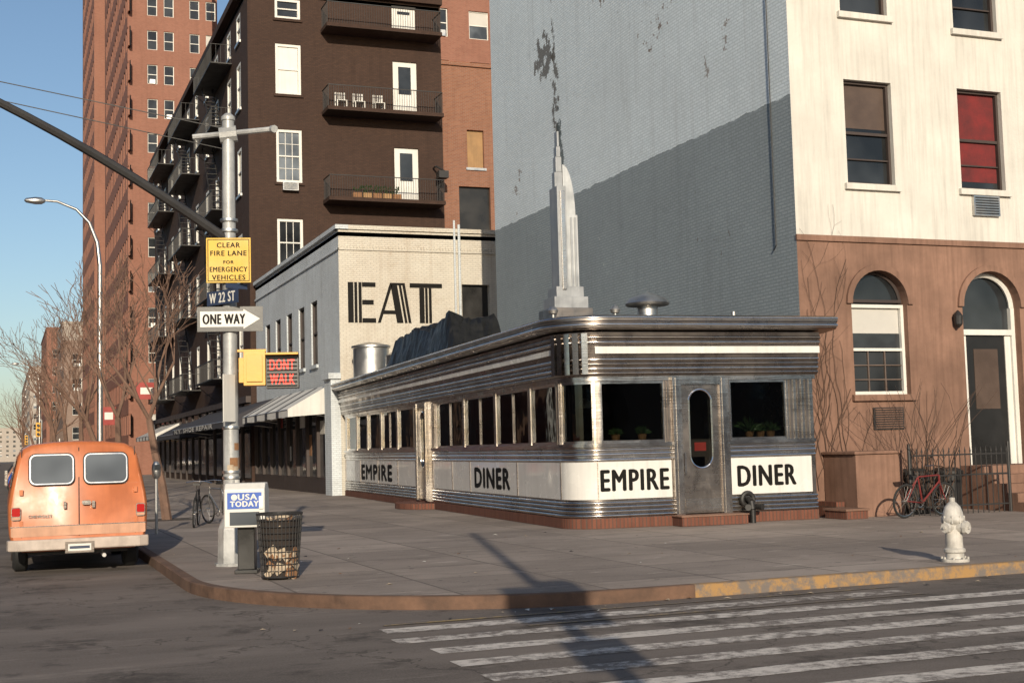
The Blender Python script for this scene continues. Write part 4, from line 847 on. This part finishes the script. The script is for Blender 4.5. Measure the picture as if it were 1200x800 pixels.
def bicycle(loc,ang,col,lean=.12):
    e=empty('bicycle',loc); T=Matrix.Translation(loc)@Matrix.Rotation(ang,4,'Z')@Matrix.Rotation(lean,4,'X'); m=M(T); Rw=.33
    for x in (-.5,.52):
        m.torus((x,0,Rw),Rw-.02,.018,rubber,'y',30,6); m.torus((x,0,Rw),Rw-.045,.009,chrome,'y',30,5); m.cyl((x,-.05,Rw),(x,.05,Rw),.022,.022,chrome,8)
        for k in range(18): t=2*math.pi*k/18; m.cyl((x,(-1)**k*.03,Rw),(x+(Rw-.045)*math.cos(t),0,Rw+(Rw-.045)*math.sin(t)),.0022,.0022,galv,3,False)
    m.obj('wheels',e); m=M(T); bb=(-.05,0,.28); seat=(-.2,0,.78); head=(.36,0,.80); ht=(.38,0,.68)
    for p,q,r_ in ((bb,seat,.016),(seat,head,.016),(bb,ht,.018),(bb,(-.5,.05,Rw),.01),(bb,(-.5,-.05,Rw),.01),(seat,(-.5,.05,Rw),.009),(seat,(-.5,-.05,Rw),.009),(head,ht,.02),(ht,(.52,.05,Rw),.011),(ht,(.52,-.05,Rw),.011)): m.cyl(p,q,r_,r_,col,8)
    m.obj('frame',e); m=M(T); m.cyl(seat,(-.22,0,.9),.012,.012,chrome,8); m.cyl(head,(.34,0,.95),.012,.012,chrome,8); m.tube([(.3,-.28,.94),(.36,-.12,.97),(.36,.12,.97),(.3,.28,.94)],.012,chrome,8)
    m.box(-.34,-.1,-.07,.07,.9,.94,black_p); m.torus((-.05,.05,.28),.09,.008,chrome,'y',20,5); m.cyl((-.05,.05,.28),(.1,.09,.2),.01,.01,chrome,6); m.box(.06,.14,.08,.16,.185,.205,black_p); m.cyl((-.05,-.05,.28),(-.2,-.09,.36),.01,.01,chrome,6)
    m.obj('handlebar_and_seat',e)
bicycle(Vector((16.45,20.85,0)),.15,mat('dull_red_paint',(.16,.02,.018),.45,var=.3),.12); bicycle(Vector((3.9,29.3,0)),1.35,iron,.05); bicycle(Vector((4.5,29.9,0)),1.9,galv,-.08)
def meter(x,y):
    e=empty('parking_meter',(x,y,0)); m=M(Matrix.Translation((x,y,0))); m.cyl((0,0,0),(0,0,1.12),.03,.03,galv,8); m.lathe((0,0,1.1),[(.05,0),(.085,.06),(.09,.2),(.08,.28),(.04,.34),(0,.35)],galv,14); m.box(-.05,.05,-.095,-.085,1.27,1.38,glassb); m.obj('meter_and_post',e,smooth=True)
for y in (27.2,35.5,47,59,70): meter(2.85,y)
def lamp(x,y,h=9.8,k=.7):
    e=empty('street_lamp',(x,y,0)); m=M(); m.lathe((x,y,0),[(.2,0),(.18,.6),(.12,.7)],galv,10); m.tube([(x,y,.7),(x,y,h-1.6),(x-.12*k,y,h-.8),(x-.5*k,y,h-.1),(x-1.1*k,y,h+.35),(x-2.0*k,y,h+.6),(x-2.6*k,y,h+.62)],[.11,.08,.07,.06,.05,.045,.04],galv,10); m.obj('mast',e,smooth=True)
    m=M(); m.lathe((x-2.6*k-.3,y,h+.6),[(.02,-.36),(.08,-.3),(.13,0),(.12,.2),(.05,.32)],galv,12,'x'); m.obj('lamp_head',e,smooth=True)
lamp(3.1,47.5); lamp(3.1,130); lamp(-16.4,70); lamp(-16.4,110)
def far_signal(x,y):
    e=empty('traffic_light',(x,y,0)); m=M(); m.cyl((x,y,0),(x,y,4.6),.08,.06,galv,8); m.box(x-.45,x-.12,y-.15,y+.15,3.3,4.4,sig_y)
    for i in range(3): m.cyl((x-.28,y-.15,3.5+i*.34),(x-.28,y-.28,3.5+i*.34),.11,.11,black_p,10)
    m.obj('post_and_head',e)
far_signal(2.8,168); far_signal(2.8,110); far_signal(-16,13.2)
def shop_sign(x,y,z,w,h,mt):
    e=empty('shop_sign',(x,y,z)); m=M(); m.box(x-w,x,y-.08,y+.08,z,z+h,mt); m.box(x,x+.6,y-.03,y+.03,z+h*.8,z+h*.8+.05,iron); m.box(x-w*.8,x-w*.2,y-.085,y-.081,z+h*.3,z+h*.7,white_p); m.obj('board',e)
shop_sign(10.2,97,5.6,1.4,1.2,red_p); shop_sign(9.3,122,4.4,1.2,1.6,red_p)

Q=Vector((1.68,-.7,0)); cp=empty('street_light_pole',Q); m=M(Matrix.Translation(Q)); m.lathe((0,0,0),[(.22,0),(.2,.8),(.11,.9)],pole_m,8); m.cyl((0,0,.9),(0,0,7.9),.10,.065,pole_m,12); m.obj('post',cp)
m=M(Matrix.Translation(Q)); m.box(.1,.42,-.16,.16,3.95,4.95,sig_y); m.box(-.42,-.1,-.16,.16,4.1,4.8,sig_y); m.box(-.28,.28,-.15,-.12,3.2,3.7,yellow); m.obj('signal_heads',cp)

# ------------------------------------------------------------------ VAN
V=Vector((1.04,20.45,-.13)); van=empty('parked_van',V); TV=Matrix.Translation(V)
half=[(0.0,.34),(.80,.34),(.92,.42),(.965,.60),(.975,.80),(.975,1.02),(.955,1.16),(.90,1.45),(.84,1.72),(.78,1.83),(.66,1.89),(.35,1.925),(0,1.935)]
def ring(k=1,top=1.935,inset=0):
    pts=[]
    for x,z in half:
        zz=z if z<1.1 else 1.1+(z-1.1)*(top-1.1)/(1.935-1.1); pts.append((max(0,x-inset) if x else 0,zz-(inset*.6 if z>1.8 else 0)))
    return pts+[(-x,z) for x,z in pts[::-1][1:-1]]
def rY(z): return 0 if z<1.12 else .13*(z-1.12)/.8
st_=[(0,.045,1.9),(.035,.012,1.93),(.1,0,1.935),(1.5,0,1.95),(3.2,0,1.94),(3.6,.0,1.90),(4.1,.02,1.45),(4.45,.06,1.17),(4.62,.14,1.12)]
m=M(TV); vs=[]; n=len(ring())
for y,i_,t in st_:
    for x,z in ring(1,t,i_): vs.append((x,y+(rY(z) if y<.2 else 0),z))
L=len(st_)
m.add(vs,[(i*n+k,i*n+(k+1)%n,(i+1)*n+(k+1)%n,(i+1)*n+k) for i in range(L-1) for k in range(n)]+[tuple(range(n)),tuple((L-1)*n+k for k in range(n))],orange_v)
m.obj('body',van,smooth=True)
def rear(m,x0,x1,z0,z1,off,mt,cr=.06,th=.01):
    pts=[]
    for (cx,cz,a0) in ((x1-cr,z1-cr,0),(x0+cr,z1-cr,90),(x0+cr,z0+cr,180),(x1-cr,z0+cr,270)):
        for k in range(5): t=math.radians(a0+22.5*k); pts.append((cx+cr*math.cos(t),cz+cr*math.sin(t)))
    n=len(pts); A=[(x,rY(z)-off,z) for x,z in pts]; B_=[(x,rY(z)-off+th,z) for x,z in pts]
    m.add(A+B_,[tuple(range(n)),tuple(range(n,2*n))]+[(k,(k+1)%n,n+(k+1)%n,n+k) for k in range(n)],mt)
m=M(TV)
for a,b in ((-.67,-.09),(.09,.67)): rear(m,a-.033,b+.033,1.29,1.76,.008,rubber,.1); rear(m,a-.018,b+.018,1.305,1.745,.012,chrome_b,.09,.008); rear(m,a,b,1.322,1.728,.016,glassl,.075,.006)
m.obj('rear_windows',van)
m=M(TV)
for (a,b,c,d) in ((-.007,.007,.55,1.84),(-.80,-.79,.55,1.84),(.79,.80,.55,1.84)): rear(m,a,b,c,d,.004,rubber,.004,.006)
rear(m,-.94,.94,.56,.70,.006,peach_v,.02,.01); rear(m,-.95,.95,.70,.712,.010,chrome_b,.005,.012)
for s in (-1,1):
    rear(m,s*.87-.065,s*.87+.065,.80,.99,.03,chrome_d,.03,.03); rear(m,s*.87-.056,s*.87+.056,.86,.978,.036,red_l,.02,.02); rear(m,s*.87-.056,s*.87+.056,.812,.85,.036,peach_v,.015,.02)
    m.box(s*.2-.02,s*.2+.02,-.03,.0,.95,1.05,chrome_d)
    for z in (.75,1.2): m.box(s*.80-.025,s*.80+.025,-.015+rY(z),.01+rY(z),z-.04,z+.04,orange_v)
rear(m,.04,.16,1.0,1.06,.03,chrome,.02,.03)
m.obj('trim_and_lamps',van)
m=M(TV); pts=[(-1.0,.08),(-.98,-.06),(-.85,-.12),(.85,-.12),(.98,-.06),(1.0,.08),(.9,.06),(.85,-.04),(-.85,-.04),(-.9,.06)]
vs=[(x,y,z) for z in (.36,.52) for x,y in pts]; n=10; m.add(vs,[tuple(range(n))[::-1],tuple(range(n,2*n))]+[(k,(k+1)%n,n+(k+1)%n,n+k) for k in range(n)],bumper_m); m.obj('bumper',van,bevel=.02)
m=M(TV); m.box(-.2,.2,-.145,-.125,.31,.47,chrome_d); m.box(-.16,.16,-.148,-.1451,.34,.44,white_p); m.box(-.14,.14,-.150,-.1481,.37,.41,navy); m.obj('number_plate',van)
text('CHEVROLET',frame(V,(1,0,0)),-.70,-.38,.83,.87,.006,chrome_d,'tailgate_lettering',van,bold=.003,thick=.002)
m=M(TV)
for y in (1.0,3.65):
    for s in (-1,1):
        m.lathe((s*.80,y,.33),[(.10,-.1),(.28,-.11),(.33,-.07),(.335,0),(.33,.07),(.28,.11),(.18,.09),(.05,.11)],rubber,24,'x'); m.lathe((s*.9,y,.33),[(.17,-.03),(.17,.02),(.06,.04)],chrome,16,'x')
m.cyl((-.6,1.0,.33),(.6,1.0,.33),.06,.06,iron,8); m.box(-.7,.7,.2,4.3,.28,.4,iron); m.cyl((.35,-.03,.25),(.35,.8,.27),.03,.03,galv,8); m.obj('wheels_and_underbody',van,smooth=True)
m=M(TV)
for s in (-1,1):
    for (a,b) in ((.35,1.3),(1.5,2.5),(2.75,3.45)): m.add([(s*.945,a,1.26),(s*.945,b,1.26),(s*.868,b-.05,1.68),(s*.868,a+.05,1.68)],[(0,1,2,3)],glassb)
    m.box(s*1.0-.02,s*1.0+.02,3.2,3.3,1.25,1.5,chrome)
m.obj('side_windows',van,recalc=False)
def car(x,y,col):
    e=empty('parked_car',(x,y,-.13)); T=Matrix.Translation((x,y,-.13)); m=M(T)
    stt=[(0,.5,.80,.80),(.12,.42,.88,.84),(1.0,.4,.92,.88),(1.5,.4,1.3,.70),(2.9,.4,1.34,.70),(3.5,.4,.95,.86),(4.5,.42,.86,.84),(4.65,.5,.72,.78)]
    vs=[]
    for (yy,b,t,w) in stt:
        wt=w if t>1.1 else w-.03
        vs+= [(-.86,yy,b),(.86,yy,b),(.9,yy,.65),(.87,yy,.85 if t>1 else min(.85,t-.03)),(wt*.8 if t>1.1 else .8,yy,t),(-(wt*.8 if t>1.1 else .8),yy,t),(-.87,yy,.85 if t>1 else min(.85,t-.03)),(-.9,yy,.65)]
    n=8; m.add(vs,[(i*n+k,i*n+(k+1)%n,(i+1)*n+(k+1)%n,(i+1)*n+k) for i in range(len(stt)-1) for k in range(n)]+[tuple(range(n)),tuple((len(stt)-1)*n+k for k in range(n))],col); m.obj('body',e,smooth=False,bevel=.03)
    m=M(T); m.add([(-.62,1.02,.93),(.62,1.02,.93),(.52,1.44,1.26),(-.52,1.44,1.26)],[(0,1,2,3)],glassb)
    for yy in (.85,3.75):
        for s in (-1,1): m.cyl((s*.62,yy,.31),(s*.88,yy,.31),.31,.31,rubber,18)
    m.box(-.85,.85,-.1,.0,.4,.55,chrome); m.box(-.8,-.5,-.02,.02,.62,.74,red_l); m.box(.5,.8,-.02,.02,.62,.74,red_l); m.obj('glass_wheels_lamps',e,recalc=False)
for i,(x,y) in enumerate(((1.1,27.5),(1.1,34),(1.1,42),(1.1,55),(1.1,66),(1.1,80),(1.1,96),(-14.5,40),(-14.5,52),(-14.5,75),(-14.5,100),(-6,150),(-2.5,190))): car(x,y,(peach_v,iron,galv,red_p,blue_s)[i%5])

# ------------------------------------------------------------------ light, sky
w=bpy.data.worlds.new('World'); S.world=w; w.use_nodes=True; nt=w.node_tree; bg=nt.nodes['Background']
sky=nt.nodes.new('ShaderNodeTexSky'); sky.sky_type='NISHITA'; sky.sun_disc=False; AZ=15; EL=18
sky.sun_elevation=math.radians(EL); sky.sun_rotation=math.radians(180+AZ); sky.air_density=1.0; sky.dust_density=1.0; sky.ozone_density=2.2
nt.links.new(sky.outputs[0],bg.inputs[0]); bg.inputs[1].default_value=.115
sl=bpy.data.lights.new('sun','SUN'); sl.energy=5.0; sl.angle=math.radians(.5); sl.color=(1,.88,.70); so=bpy.data.objects.new('sun',sl); bpy.context.collection.objects.link(so)
d=Vector((math.sin(math.radians(AZ))*math.cos(math.radians(EL)),math.cos(math.radians(AZ))*math.cos(math.radians(EL)),-math.sin(math.radians(EL))))
so.rotation_euler=d.to_track_quat('-Z','Y').to_euler(); so.location=(-20,-40,30)
# ------------------------------------------------------------------ camera
yaw=math.radians(21.2); pit=math.radians(4.57); rol=math.radians(1.5)
r0=Vector((math.cos(yaw),-math.sin(yaw),0)); h=Vector((math.sin(yaw),math.cos(yaw),0)); zz=Vector((0,0,1))
f=h*math.cos(pit)+zz*math.sin(pit); u0=zz*math.cos(pit)-h*math.sin(pit); r=r0*math.cos(rol)-u0*math.sin(rol); u=u0*math.cos(rol)+r0*math.sin(rol)
cd=bpy.data.cameras.new('camera'); cd.sensor_width=36; cd.lens=1540/1200*36; cd.clip_end=5000; cam=bpy.data.objects.new('camera',cd); bpy.context.collection.objects.link(cam)
cam.matrix_world=Matrix(((r.x,u.x,-f.x,0),(r.y,u.y,-f.y,0),(r.z,u.z,-f.z,1.55),(0,0,0,1))); S.camera=cam
S.view_settings.view_transform='Standard'; S.view_settings.look='None'; S.view_settings.exposure=0
